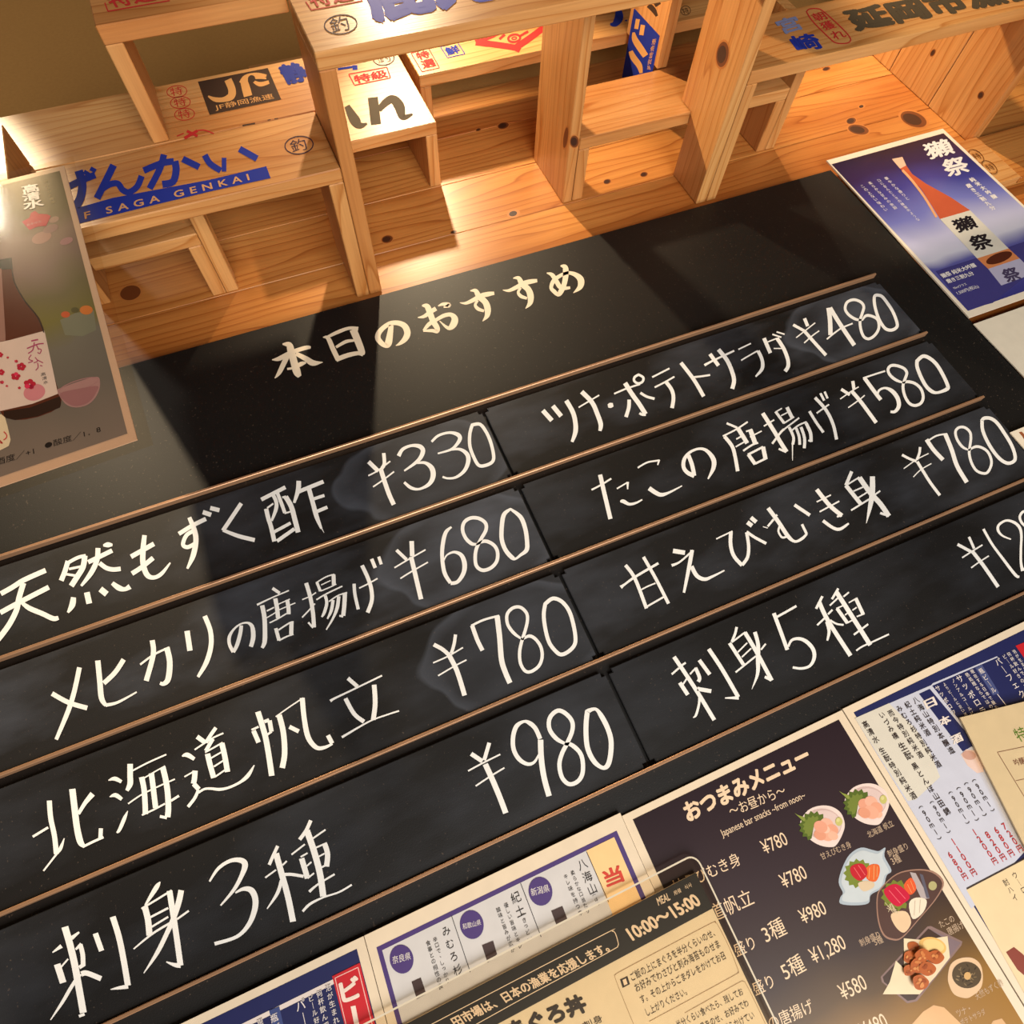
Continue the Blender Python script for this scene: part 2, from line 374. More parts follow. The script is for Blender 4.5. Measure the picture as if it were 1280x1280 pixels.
# ------------------------------------------------------------------ eight handwritten slats
HS = 0.0085
def slat(x0, x1, r, txts, label, price, tint):
    z1 = RZ[r]-0.0205; zb = RZ[r+1]+0.0006
    t = empty('menu_slat', W((x0+x1)/2, zb, HS/2), label, 'menu slat', 'handwritten menu slats')
    m = blackboard('slate_black', (15+tint[0], 13+tint[0], 13+tint[0]), (84, 88, 98), tint[1], 0.52, price and (S*(price-(x0+x1)/2), S*0.07, S*0.17, S*0.10))  # smear mixes chalk wipes with painted bluish sheen, most on the second-row left slat
    mb = MB(); bm = bmesh.new(); bmesh.ops.create_cube(bm, size=1.0)
    for v in bm.verts: v.co = Vector(((x0+x1)/2+v.co.x*(x1-x0), (zb+z1)/2+v.co.y*(z1-zb), 0.0045+v.co.z*(HS-0.001)))
    ed = [e for e in bm.edges if abs((e.verts[0].co-e.verts[1].co).normalized().z) > 0.9]
    bmesh.ops.bevel(bm, geom=ed, offset=0.007, segments=4, affect='EDGES')
    ed = [e for e in bm.edges if len(e.link_faces) == 2 and e.verts[0].co.z > HS*0.8 and e.verts[1].co.z > HS*0.8]
    bmesh.ops.bevel(bm, geom=ed, offset=0.0009, segments=2, affect='EDGES')
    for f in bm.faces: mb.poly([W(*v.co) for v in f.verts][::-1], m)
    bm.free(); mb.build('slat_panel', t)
    pl = front(HS+0.0003)
    for nm, part in (('dish_lettering', txts[:-1]), ('price_lettering', txts[-1:])):
        mb = MB()
        for c, s in part: strokes(mb, pl, c, s, CHALK)
        mb.build(nm, t, 'white hand-drawn marker lettering')
XL0, XL1, XR0, XR1 = -0.69, 0.2395, 0.2455, 1.172
slat(XL0, XL1, 0, [
 ((0, 670, 8), '''50:8,577 120,515 240,440 457,343|50:3,767 200,660 488,512|55:235,470 190,620 165,740 95,880 0,1010 -60,1080|50:205,655,30 290,720 420,775 530,825 585,818,40|
50:680,250 650,350 612,447|35:690,262 780,215 858,197|55:848,197 830,310 770,410 712,500|25:690,330 810,305|25:650,380 760,397|45:882,262 1000,205 1122,145|50:980,120 970,240 910,370 812,500,25|45:995,270 1060,318 1130,335 1207,328|40:1032,95,20 1078,88,52 1125,90,24|
60:735,613,50 722,690,60 678,766,22|58:868,563 893,676|60:1003,530 1068,582|55:1122,470,40 1190,520,56 1250,532,40 1300,505'''),
 ((150, 620, 7.111), '''48:218,348,40 205,480 205,600 240,700 300,725,36 370,690,34 447,593,14|42:98,540 302,425|42:106,690 190,635 295,550|38:523,337 640,265 764,203|46:616,190,36 660,300 675,400 650,530 598,646,20|36:648,312 590,350 560,430 600,455 665,425|40:736,143 810,168|38:802,106 884,127|36:1078,65 915,308|36:915,303,28 1050,355 1198,392'''),
 ((320, 590, 10.667), '''52:70,368 392,203|50:225,300 270,400 265,500 208,652,30|48:285,280 340,420 385,545|22:380,552 490,520|58:135,490 165,620 200,730 245,925|24:150,480 232,420|66:395,330 470,460 520,640 562,805|26:350,340 400,325|42:240,800 462,680|48:280,922 512,758|62:570,118 562,240 508,412,34|52:560,265 720,200 900,128|60:705,220 760,420 810,600 872,755,30|42:760,362 912,312|46:800,532 952,468|18:862,730 908,810,4'''),
 ((450, 520, 6.737), '''35:72,385 155,465|30:200,312 205,400 185,440|13:70,503 150,460 255,380|13:110,597 200,535 287,468|38:172,440 210,560 245,660 285,747|
34:325,337 360,280,28 430,250,24 500,255,36 530,290,38 510,350,34 460,400,26 372,462,14|34:480,396,18 550,395,26 605,440,42 615,510,42 580,575,32 500,615,20 430,605,28 372,558,22|28:603,217,20 660,165,22 750,140,22 820,155,34 842,190,34 810,245,26 760,285,20 655,316,14|30:760,285,16 840,280,24 900,320,36 912,380,36 880,460,30 810,515,22 740,525,18 695,512,18|c28:945,75 925,150 925,250 955,340 1000,415 1060,415 1115,385 1125,330 1100,220 1060,130 1010,70''')],
 "top left black slat, white handwriting ending ¥330", 0.10, (4, 0.35))
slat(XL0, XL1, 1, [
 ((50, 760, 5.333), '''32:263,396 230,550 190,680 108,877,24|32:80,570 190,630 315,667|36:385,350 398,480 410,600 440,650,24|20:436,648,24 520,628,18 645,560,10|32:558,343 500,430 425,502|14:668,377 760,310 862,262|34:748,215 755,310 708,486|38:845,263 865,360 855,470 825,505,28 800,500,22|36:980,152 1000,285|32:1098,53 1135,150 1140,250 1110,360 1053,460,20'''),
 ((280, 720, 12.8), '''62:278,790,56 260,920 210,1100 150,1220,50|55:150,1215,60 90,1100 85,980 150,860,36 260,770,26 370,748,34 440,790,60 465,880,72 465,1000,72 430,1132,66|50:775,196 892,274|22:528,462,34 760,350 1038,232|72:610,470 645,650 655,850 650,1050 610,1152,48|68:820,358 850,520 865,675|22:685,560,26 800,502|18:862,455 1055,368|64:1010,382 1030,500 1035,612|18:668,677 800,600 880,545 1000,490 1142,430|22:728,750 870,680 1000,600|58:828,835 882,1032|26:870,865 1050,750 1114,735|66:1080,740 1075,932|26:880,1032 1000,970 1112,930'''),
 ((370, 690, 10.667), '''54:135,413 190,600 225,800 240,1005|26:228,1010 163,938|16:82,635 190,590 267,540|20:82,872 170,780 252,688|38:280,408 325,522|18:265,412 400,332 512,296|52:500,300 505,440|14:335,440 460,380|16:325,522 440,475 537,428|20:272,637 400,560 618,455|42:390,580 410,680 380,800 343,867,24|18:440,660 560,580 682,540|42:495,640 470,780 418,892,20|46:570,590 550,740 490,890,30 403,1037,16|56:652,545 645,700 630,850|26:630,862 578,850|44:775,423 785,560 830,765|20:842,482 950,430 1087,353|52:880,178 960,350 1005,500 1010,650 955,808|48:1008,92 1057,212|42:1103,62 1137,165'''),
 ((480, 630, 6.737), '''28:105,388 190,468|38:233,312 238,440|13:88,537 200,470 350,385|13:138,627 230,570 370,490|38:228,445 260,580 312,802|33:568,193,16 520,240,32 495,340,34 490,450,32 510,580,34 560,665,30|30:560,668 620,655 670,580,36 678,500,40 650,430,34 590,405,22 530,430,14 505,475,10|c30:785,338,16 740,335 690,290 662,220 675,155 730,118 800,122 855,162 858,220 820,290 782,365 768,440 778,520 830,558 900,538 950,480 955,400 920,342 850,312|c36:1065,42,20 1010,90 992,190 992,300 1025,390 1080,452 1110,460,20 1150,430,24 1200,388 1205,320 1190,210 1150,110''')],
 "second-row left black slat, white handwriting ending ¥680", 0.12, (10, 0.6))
slat(XL0, XL1, 2, [
 ((30, 970, 8.533), '''54:270,262 285,450 325,640 345,832|26:93,648 258,548|26:208,1012,18 340,842,22 390,770,38 430,663,8|68:515,138 540,350 565,550 600,700 640,748,40|26:625,757 740,700 848,652|44:820,558 815,662|46:732,190,60 650,290,44 580,405,36|30:1107,372,6 1072,450,38 1020,570,36 990,606,18'''),
 ((120, 930, 10.667), '''50:165,485,12 250,462,56 340,505,44|50:182,705,12 260,682,58 345,738,46|74:455,265 455,420 455,530 412,622,46|22:470,365 700,245 937,140|72:608,440 640,600 655,800 658,935|18:640,455 800,360 922,293|72:738,390 760,560 795,852|76:890,310 930,480 955,650 965,850 955,975|38:945,985 852,965|20:428,797 600,680 800,580 1052,468|24:612,948 780,870 920,795|32:1000,757 1107,690'''),
 ((220, 900, 10.667), '''62:280,222 392,302|48:532,102 470,190 400,300|22:248,397 370,315 500,235 632,175|50:492,250 440,340 396,412|72:420,450 455,600 503,772|22:388,432 500,370 622,300|72:610,308 650,480 687,692|22:460,512 602,430|22:505,622 632,540|22:530,752 662,660|60:80,482,18 150,465,62 245,522,48|20:112,757 222,695|70:255,675 245,790 232,850|64:235,850 305,925|42:300,930 250,1040 160,1158|30:300,968,30 380,920,30 470,915,34 580,925,40 700,902,34 850,832,36 960,740,52 1044,602,14'''),
 ((300, 830, 6.095), '''36:103,508 142,598|16:88,502 142,478|43:136,363 190,540 220,700 242,852|26:185,440 222,425|34:225,430 240,515|16:242,515 205,540|10:272,402 380,325 482,258|42:298,388 330,520 340,680 322,792|38:474,258 490,420 520,560,40 580,635,34 640,637,26 705,608,16|34:670,543 702,605|32:376,478 448,514|30:822,108 895,172|13:688,282,22 720,262,16 850,200 1082,88|32:803,262 870,380 945,440|36:1022,158 1030,300 1015,425|12:776,558,18 980,440 1110,390 1212,357'''),
 ((530, 740, 6.4), '''32:78,420 150,460 208,512|26:252,340 240,420 218,492|12:73,567 190,515 312,444|12:113,670 240,595 340,543|38:203,510 255,610 290,710 325,828|34:385,268 425,380 468,468|18:378,270 480,222 602,190|42:585,192 605,360 620,540 650,640 688,728|c26:788,380,14 720,330 670,260 665,180 710,128 770,122 818,165 828,220 812,300 783,390 765,480 772,570 810,632 860,635 920,590 945,520 935,440 890,375 840,352|c31:970,95 958,180 970,290 1000,400 1050,470 1095,500 1150,480 1200,430 1212,370 1195,260 1160,150 1100,75 1030,52''')],
 "third-row left black slat, white handwriting ending ¥780", 0.13, (2, 0.25))
slat(XL0, XL1, 3, [
 ((50, 1140, 8.533), '''74:265,158 320,350 370,560 410,780 462,1075|30:415,1112 475,1090|30:133,432,12 230,362,44|26:335,280,44 418,215,20|72:183,556 247,755|18:225,587 300,500|26:380,400,22 440,340,34|50:428,345 455,450 460,575|40:470,560 418,592|30:430,660,40 340,790,38 240,960,34 112,1152,10|56:440,662 500,652 652,712|58:590,228 657,415|64:775,50 840,260 890,500 938,785|28:940,795,44 850,808,36 752,826,8'''),
 ((150, 1080, 8), '''40:402,178,10 360,240,48 250,415,18|62:248,430 280,560 295,715|20:215,447 360,360 518,263|58:495,268 520,430 550,620 580,830 605,1015|40:605,1012,56 550,1010,40 463,978,12|22:285,542 482,440|20:303,637 482,528|22:136,850,14 320,700 500,590|20:570,552 688,468|50:612,262,56 590,370,58 540,530,52 470,690,46 370,890,40 238,1092,8'''),
 ((240, 1020, 6.095), '''30:133,499,14 200,400,24 290,342,28 370,337,40 404,370,46 380,450,34 320,560,26 218,682,12|36:330,586,12 390,556,28 450,565,46 482,630,46 476,720,42 430,830,34 340,920,26 172,974,28|25:653,228 615,310 588,372|46:640,285 680,430 730,610 770,805|13:558,470 640,410|13:690,375 722,343|26:682,490 650,590 572,707,8|24:690,446 760,445 850,460|28:905,33 870,110 820,180|48:875,110 930,270 975,440 1000,612|13:758,294 860,215|13:915,175 1017,104|42:835,322 880,475|13:828,312 880,282|13:930,247 1027,205|40:1010,210 1033,290 1025,385|14:985,392 1030,370|12:870,385 910,350|12:955,315 1010,285|13:880,475 930,435|13:960,402 1020,375|15:893,577,22 960,520 1087,443|14:843,727,18 900,670,20 1000,620 1120,580 1217,524'''),
 ((570, 870, 5.818), '''32:110,420 192,475|28:242,340 205,467|12:88,545 190,490 322,424|12:143,655 240,590 352,522|40:213,495 270,620 320,740 362,852|32:612,312 580,240 540,200 495,185,20 440,220 415,300 420,390 460,460 520,495,26 570,480,20 605,420,12|40:615,318 620,450 640,590 677,728|c31:800,350,20 730,310 680,240 682,160 735,108 790,122 842,180 846,250 810,340 770,420 752,500 770,590 820,640 880,625 918,570 922,480 900,410 840,355|c36:955,112 945,230 955,370 1000,470 1060,520,28 1100,508 1122,440 1128,330 1105,240 1060,150 1015,95,22''')],
 "bottom-row left black slat, white handwriting ending ¥980", None, (0, 0.25))
slat(XR0, XR1, 0, [
 ((670, 480, 9.143), '''52:78,302 182,418|52:192,250 288,368|52:345,188 420,320 450,440 450,550 412,662,32|17:487,268 600,200 722,128|52:522,88 640,210 700,340 740,460 730,537,36|50:822,252,36 850,245,60 882,238,40|20:893,112 1040,50 1190,2|52:1018,-12 1100,120 1180,230 1252,345|28:1255,352 1215,350 1182,333|42:1065,178 1060,270 1028,378'''),
 ((790, 450, 9.846), '''32:103,403 180,450 278,477|c30:80,180 32,212 28,258 75,288 128,268 138,215|22:248,212 360,155 462,103|22:278,337 400,275 522,205|46:420,270 490,370 510,470 493,592|46:602,33 760,240 882,448|24:750,212 860,200 962,184'''),
 ((880, 400, 9.846), '''24:5,557,32 110,500 240,440 372,378|46:73,418 178,562|50:178,363 280,490 340,620 370,740 348,847|18:423,362 578,288|18:457,497 560,435 662,378|42:665,378 715,490 715,600 635,697,20|46:738,223 817,407|16:785,270 902,223|46:898,223 980,350 1030,480 1035,570 998,632|13:858,350 1002,350|19:842,176 952,213|18:893,146 992,176'''),
 ((980, 350, 8), '''28:92,448 205,510|34:205,383 237,462|12:122,577 220,500 312,428|13:202,630 280,560 352,508|33:203,510 300,620 420,752|44:445,278 460,400 465,550|16:428,592 560,490 687,434|42:460,278 560,440 703,653|c28:785,400,16 720,393 650,350 612,290 632,222 700,197 770,222 798,270 780,340 760,410 770,500 800,568 850,588 910,550 948,480 938,400 880,362 820,357|c31:930,150 905,165 905,240 930,340 970,430 1020,490 1080,500 1128,470 1128,420 1090,320 1040,240 980,165''')],
 "top right black slat, white handwriting ending ¥480", 1.05, (-2, 0.5))
slat(XR0, XR1, 1, [
 ((730, 550, 7.111), '''16:67,443 150,400 242,343|38:143,308 180,470 235,702|13:292,433 385,378|24:388,372 388,438,10|22:322,548,16 350,545,34 400,570,26 460,560,20 518,530,12|15:478,247 560,200 640,185 672,180|18:668,176 655,222,12|28:578,428,40 640,470,38 690,487,34 760,465,20 872,407,10|36:928,135 960,220 980,318|30:980,318,40 920,290,36 885,240,34 892,170,32 940,110,24 1020,78,22 1090,95,30 1150,170,42 1150,250,36 1102,347,12'''),
 ((890, 510, 8), '''22:146,152 252,197|17:108,282 240,215 357,138|36:125,285 200,380 230,480 257,632|42:263,208 352,352|16:242,312 300,280|16:340,235 402,213|46:383,218 432,352|15:237,388 330,335|14:380,290 497,230|19:312,428 400,370 462,348|36:363,463 432,562|22:358,467 512,388|42:510,388 535,507|22:430,557 552,498|40:507,52 620,230 690,350 747,438|22:742,440 667,408|15:518,182 622,118|22:602,357 690,240 722,213|28:635,35 722,152|36:750,-8 803,102|13:638,38 700,3|13:690,77 755,45|15:720,152 822,88|16:722,212 872,98|28:770,190 815,290 808,365|14:805,340 805,525,6|16:800,222 870,170 947,138|28:840,200 870,280 878,367|30:890,190 925,300 923,402|33:940,150 985,250 990,338|18:992,335 963,323'''),
 ((960, 300, 4), '''14:207,856 240,910 277,962|8:243,866 305,822|16:235,788 290,850 325,920 343,997|12:262,766 281,803|11:283,758 298,792'''),
 ((1040, 430, 8), '''30:92,452 178,508|32:208,370 220,452|12:82,550 190,475 267,428|12:162,637 270,560 327,513|37:200,475 290,580 442,787|38:325,340 420,470 488,558|17:310,342 420,305 532,270|34:455,520,16 470,465,22 530,440,22 600,470,40 655,540,42 668,620,40 630,675,30 585,677,24|c29:715,388,16 640,360 580,310 560,255 590,217 650,217 720,245 748,290 730,350 710,420 725,510 770,590 830,615 890,590 912,530 890,450 830,395 760,377|c36:850,170 852,230 890,330 940,420 1000,475 1060,485,26 1150,450,38 1155,410 1110,310 1050,210 980,145 910,122''')],
 "second-row right black slat, white handwriting ending ¥580", None, (-2, 0.3))
slat(XR0, XR1, 2, [
 ((760, 660, 7.111), '''31:155,330 240,450 342,715|29:315,257 430,460 538,672|22:113,527,34 150,500,20 240,435,22 448,313|13:298,547 350,520 422,490|17:335,705 430,650 512,603|40:578,203 684,220|17:566,333,26 640,300 757,198|34:748,196 720,350 675,575,22|32:742,340,36 790,425,36 860,455,32 930,430,22 1035,377,12|13:962,97 1107,28|33:1092,33 1090,150 1120,250 1192,332|29:1192,330 1240,260 1250,160 1232,38'''),
 ((930, 590, 6.737), '''24:22,503 90,550 187,602|36:28,423 68,453|34:58,383 103,422|34:203,303 290,420 370,540 430,585,22 490,560,24 530,520,18|22:488,440 528,522|17:302,450 290,500 320,550 357,545|18:200,458 250,398|8:160,460 200,472|18:262,375 280,360|28:425,277 555,364|35:612,147 720,280 825,368|16:825,366 782,376|12:612,252 732,193|13:637,335 802,246|28:665,410 750,470,26 810,480,26 882,433,16|28:907,-5 858,112|34:858,112 920,190 983,268|13:868,108 972,43|42:972,47 1060,170 1150,270 1220,372|20:1222,370 1147,345|13:922,162 1022,118|13:962,217 1042,168|15:902,323 1060,225|14:1095,197 1147,158|40:1082,37,42 1080,180,46 1060,300,34 1030,432,4'''),
 ((1110, 500, 7.529), '''24:132,516 200,552 268,577|24:302,443 295,500 272,562|10:148,646 270,560 382,503|10:238,725 310,655 408,598|28:275,580 330,670 400,780 488,897|38:362,372 430,470 518,563|16:388,377 460,335 557,318|40:540,322 600,470 650,620 742,775|c25:762,472,14 700,440 650,370 635,300 665,260 720,258 770,300 780,360 770,440 765,510 790,600 840,670 920,690 962,640 973,570 940,490 880,447 820,440|c32:885,190 890,280 930,380 990,480 1060,560 1130,595 1190,570 1193,510 1160,420 1100,320 1030,220 970,175 910,170''')],
 "third-row right black slat, scratched, white handwriting ending ¥780", None, (4, 0.4))
slat(XR0, XR1, 3, [
 ((830, 780, 8), '''40:100,328 230,520 340,690 503,960|20:77,503 150,440|20:180,412 217,387|40:158,586 238,708|17:190,602 227,548|17:260,502 318,438|36:315,438 355,535 342,577|24:355,700 350,800 320,910 290,937,6|40:332,648 473,672|38:352,360 458,505|40:447,250 580,450 742,730|22:748,738,36 610,740,12|26:727,30 710,100 678,178|36:655,190 795,407|17:678,183 812,82|40:808,83 920,270 1078,565|28:1075,562 1008,528|15:738,282 832,188|15:778,332 872,243|18:716,483 920,320|18:970,257 1017,198|38:908,80 940,200 940,350,42 935,500,32 878,653,4'''),
 ((950, 720, 7.529), '''22:155,387 250,335 343,282|36:130,350 190,510 257,695|32:265,665,20 300,603,24 370,590,30 440,620,36 500,690,36 510,770,34 470,845,26 390,870,24 308,860,22|24:587,190 528,308|40:557,245 640,420 852,750|18:538,463 610,395|18:640,360 682,317|30:628,430 650,520 633,608,18|18:660,415 720,450 787,460|22:737,117 677,218|42:717,147 860,370 1038,650|16:657,278 740,200|16:785,195 837,153|33:725,305 823,443|13:718,306 790,275|13:835,252 912,208|34:900,208 972,362|13:800,367 830,345|13:870,322 910,295|14:820,442 870,415|14:910,382 982,355|18:883,553 1018,453|16:906,703 960,665 1080,610 1213,548'''),
 ((1180, 620, 10.667), '''40:180,645 360,742|34:333,545 402,702|20:242,823 370,740 513,652|18:362,958 470,880 598,798|48:375,735 520,920 722,1212|34:525,440 640,640 780,830,36 950,1050,40 1005,1078,30|32:893,577,18 780,530,26 722,460,36 732,385,34 830,327,30 940,355,38 1010,425,40 1032,530,34 1026,700,32 1026,880,34 1048,1000,44|30:1045,985 1200,900|34:1110,205 1050,212 1010,280 1040,360 1110,420''')],
 "bottom-row right black slat, white handwriting with a large 5", None, (-2, 0.2))

# ------------------------------------------------------------------ wooden crates above the board
T = 0.0265; BW = 0.167
H1, H2, H3 = 0.132, 0.273, 0.455          # three depths the crates reach out to
C_GROUP = 'stencilled wooden fish crates above the menu board'
def crate(x0, x1, z0, h, label, left=True, right=True, hb=HW, prints=None, parts=True, knots=None, mat=WOOD, zt=None, rzt=None, lzt=None):
    zt = zt or z0+BW
    t = empty('wooden_crate', W((x0+x1)/2, z0, (h+hb)/2), label, 'crate', C_GROUP)
    mb = MB(); box(mb, x0, x1, z0, zt, h-T, h, mat, 'x', 0.0016); fb = mb.build('front_board', t)
    for ok, a in ((left, x0), (right, x1-T)):
        if ok:
            mb = MB(); box(mb, a, a+T, z0, (rzt if rzt and a > x0 else lzt if lzt and a == x0 else zt), hb+0.0005, h-T-0.0005, mat, 'h', 0.0016)
            if rzt and a > x0: box(mb, a, a+T, rzt-0.003, 1.185, 0.1335, h-T-0.0005, mat, 'h', 0.0016)      # notched over the crate behind
            if knots and abs(knots[0]-a) < 1e-6: knots[1](mb)
            mb.build('side_panel', t)
    if prints:
        mb = MB(); prints(mb, front(h+0.0004))
        for k, m in enumerate(mb.mats):
            one = MB()
            for f, mi in zip(mb.f, mb.m):
                if mi == k: one.poly([mb.v[i] for i in f], m)
            one.build('stencil_print', fb, INKS.get(m.name, 'ink') + ' stencilled lettering and marks')
    return t
INKS = {}
BLUE = I(34, 48, 140); BLUE2 = I(78, 82, 165); RED = I(186, 46, 44); INKB = I(66, 46, 34); DKB = I(60, 40, 56); WINK = I(214, 156, 92)
INKS.update({BLUE.name: 'blue', BLUE2.name: 'violet-blue', RED.name: 'red', INKB.name: 'dark brown', DKB.name: 'dark', WINK.name: 'wood-coloured'})

def pr_genkai(mb, pl):
    c = (80, 160, 4.923)
    strokes(mb, pl, c, '''52:90,262 112,350 100,430 66,492|42:15,368 100,325 192,288|26:122,268 155,288|26:162,248 195,266|44:305,228 260,320 203,433|38:222,385 280,348 330,342 360,380 400,395 450,360 478,295|
40:490,262 600,217 675,205|44:682,203 690,260 670,330 605,347|40:615,163 590,250 527,373|40:730,190 832,240|38:866,166 900,220 965,262|28:985,183 985,268|40:1080,128 1188,188''', BLUE)
    polyg(mb, pl, c, [(-60, 520), (80, 492), (300, 430), (540, 385), (900, 318), (1245, 235), (1272, 308), (900, 390), (500, 487), (85, 590), (-60, 624)], BLUE)
    text(mb, pl.up(0.0005), c, 'JF SAGA GENKAI', (62, 590), (1146, 332), I(206, 150, 100), ptop=(54, 536), bold=0.02, space=1.7)
    d = (340, 0, 5.818); ring(mb, pl, d, (197, 1055), 103, 64, 8, DKB, -6)
    text(mb, pl, d, '釣', (150, 1110), (262, 1085), DKB, ptop=(122, 1025), bold=0.0)
crate(-0.42, 0.1335, 1.028, H2, "crate with bold blue hiragana and blue band, partly behind the cherry blossom poster", left=False, prints=pr_genkai)

def pr_jf(mb, pl):
    c = (200, 60, 6.4)
    for q in ((135, 348), (163, 436), (197, 530)):
        ring(mb, pl, c, q, 80, 47, 6, RED, -5)
        text(mb, pl, c, '特', (q[0]-42, q[1]+40), (q[0]+52, q[1]+22), RED, ptop=(q[0]-58, q[1]-26))
    polyg(mb, pl, c, [(303, 270), (862, 160), (970, 410), (397, 535)], INKB)
    up = pl.up(0.0005)
    strokes(mb, up, c, '''60:543,252 575,330 568,385 510,412,40 440,412,36 385,385,12|68:705,385 690,330 672,265,60|36:655,285,50 690,238,50 770,215,36 852,222,20|34:850,245,12 800,232,30 745,235,30|36:740,262,16 800,290,36 872,272,28''', WINK)
    ellipse(mb, up.up(0.0004), c, (733, 247), 30, 30, INKB)
    text(mb, up, c, 'JF静岡漁連', (447, 505), (918, 410), WINK, ptop=(430, 455))
    text(mb, pl, c, '静', (1018, 290), (1196, 252), BLUE, ptop=(945, 146), bold=0.05)
    strokes(mb, pl, c, '24:195,722 300,662|22:215,664 300,705|9:135,705 190,682|10:300,660 360,658 430,685', RED)
    strokes(mb, pl, c, '12:660,620 760,602|8:860,578 885,573|8:915,568 945,562', INKB)
crate(-0.40, 0.166, 1.1965, H2, "crate with dark square emblem and three red circled marks, upper left", prints=pr_jf, right=False)

def pr_top(mb, pl):
    c = (100, 0, 5.818)
    strokes(mb, pl, c, '9:180,20 203,82|9:203,82 430,42 652,4', RED)
    text(mb, pl, c, '特選', (232, 58), (560, 2), RED, ptop=(170, -50), bold=0.02)
t = crate(-0.150, 0.1325, 1.1975, H3, "crate at the top left edge, only a red boxed stamp visible", prints=pr_top, right=False, hb=H2+0.0005)

def pr_kago(mb, pl):
    d = (340, 0, 5.818); ring(mb, pl, d, (500, 177), 119, 69, 8, DKB, -6)
    text(mb, pl, d, '釣', (440, 243), (572, 212), DKB, ptop=(408, 140))
    strokes(mb, pl, d, '8:245,10 287,72|8:287,72 480,38 660,4', RED)
    text(mb, pl, d, '特選', (300, 52), (600, 0), RED, ptop=(240, -60), bold=0.02)
    text(mb, pl, (0, 0, 1), '鹿児島', (472, 26), (694, -20), BLUE2, ptop=(431, -46), bold=0.055)
def kn_C(mb):
    pl = sideX(0.9415)
    knot(mb, pl.up(0.0006), 903, 68, 7.5, 16, 8)
KAG = crate(0.1345, 0.968, 1.028, H3, "long crate at top centre with large violet-blue brush characters, reaching furthest out", prints=pr_kago, knots=(0.968-T, kn_C), rzt=1.1415)

def pr_an(mb, pl):
    d = (340, 0, 5.818); ink = I(74, 62, 46)
    strokes(mb, pl, d, '''74:733,708 756,905|56:775,800,40 830,742,56 880,722,62 925,770,76 952,850,50 1022,830,14|56:545,770,40 600,870,76 640,912,50 692,898,12|60:470,780 520,900''', ink)
    strokes(mb, pl, d, '8:558,540 600,620|8:600,620 862,567|8:862,567 835,488|8:835,488 558,540', RED)
    text(mb, pl, d, '特級', (612, 608), (845, 560), RED, ptop=(590, 552), bold=0.03)
    strokes(mb, pl, d, '16:480,503 600,484|34:585,492 622,490', BLUE)
    ring(mb, pl, d, (812, 425), 76, 50, 7, DKB, -6); text(mb, pl, d, '釣', (775, 462), (868, 445), DKB, ptop=(755, 400))
crate(0.06, 0.395, 1.302, H1, zt=1.6375, label= "small crate with dark slanted 'an' lettering and a red boxed stamp", left=False, prints=pr_an)

def pr_far(mb, pl):
    c = (440, 0, 6.4)
    strokes(mb, pl, c, '7:472,425 560,574|7:560,574 700,542|7:700,542 612,385|7:472,425 612,385', RED)
    text(mb, pl, c, '特', (535, 480), (630, 455), RED, ptop=(505, 425), bold=0.03); text(mb, pl, c, '選', (575, 550), (675, 525), RED, ptop=(545, 490), bold=0.03)
    strokes(mb, pl, c, '6:708,375 765,462|6:765,462 903,430|6:903,430 845,340|6:708,375 845,340', BLUE)
    text(mb, pl, c, '鮮', (770, 445), (872, 420), BLUE, ptop=(735, 385), bold=0.03)
    d = (540, 0, 5.818)
    strokes(mb, pl, d, '44:318,308 470,325 640,352|46:600,352 720,270 825,192|44:318,308 480,232 600,170|44:825,192 720,150 560,180|18:490,285 530,250|18:640,262 700,228|36:350,300 340,330|40:590,340 640,366', RED)
    ring(mb, pl, d, (598, 278), 44, 27, 16, RED, -8); ring(mb, pl, d, (598, 278), 17, 9, 9, RED, -8, 8)
    e = (740, 0, 9.143)
    strokes(mb, pl, e, '80:290,60,40 310,190,96 265,270,70 208,278,24|16:378,235 402,232', BLUE)
    ring(mb, pl, e, (1070, 120), 56, 52, 7, INKB, -6); text(mb, pl, e, '特', (1045, 165), (1115, 148), INKB, ptop=(1020, 98))
crate(0.414, 1.34, 1.4705, H1, "long crate behind the others with a red diamond mark and blue square stamp", right=False, prints=pr_far)
crate(0.6675, 1.2105, 1.1425, H1, "plain unprinted crate between two tall uprights, only wood grain on its front")
crate(-0.345, -0.1475, 1.1400, H1, "shaded crate tucked beneath the crate with bold blue hiragana", left=False)

def pr_miy(mb, pl):
    c = (960, 0, 4.267); fade = I(120, 124, 160); blk = I(74, 62, 46)
    text(mb, pl, c, '宮', (85, 182), (190, 152), fade, ptop=(36, 112), bold=0.035)
    text(mb, pl, c, '崎', (166, 276), (298, 254), BLUE, ptop=(108, 198), bold=0.035)
    strokes(mb, pl, c, 'c6:205,62 222,48 262,46 300,64 400,155 440,205 432,226 400,232 362,228 330,205 240,115', RED)
    text(mb, pl, c, '朝', (262, 116), (322, 100), RED, ptop=(226, 76), bold=0.01); text(mb, pl, c, '獲', (305, 164), (368, 146), RED, ptop=(270, 124), bold=0.01); text(mb, pl, c, 'れ', (358, 212), (424, 196), RED, ptop=(326, 172), bold=0.01)
    text(mb, pl, c, '延岡市漁協', (478, 164), (1470, -22), blk, ptop=(398, 58), bold=0.055)
crate(0.9695, 1.86, 1.028, H2, "crate at upper right with red oval stamp and large black characters", right=False, prints=pr_miy, lzt=1.1415)

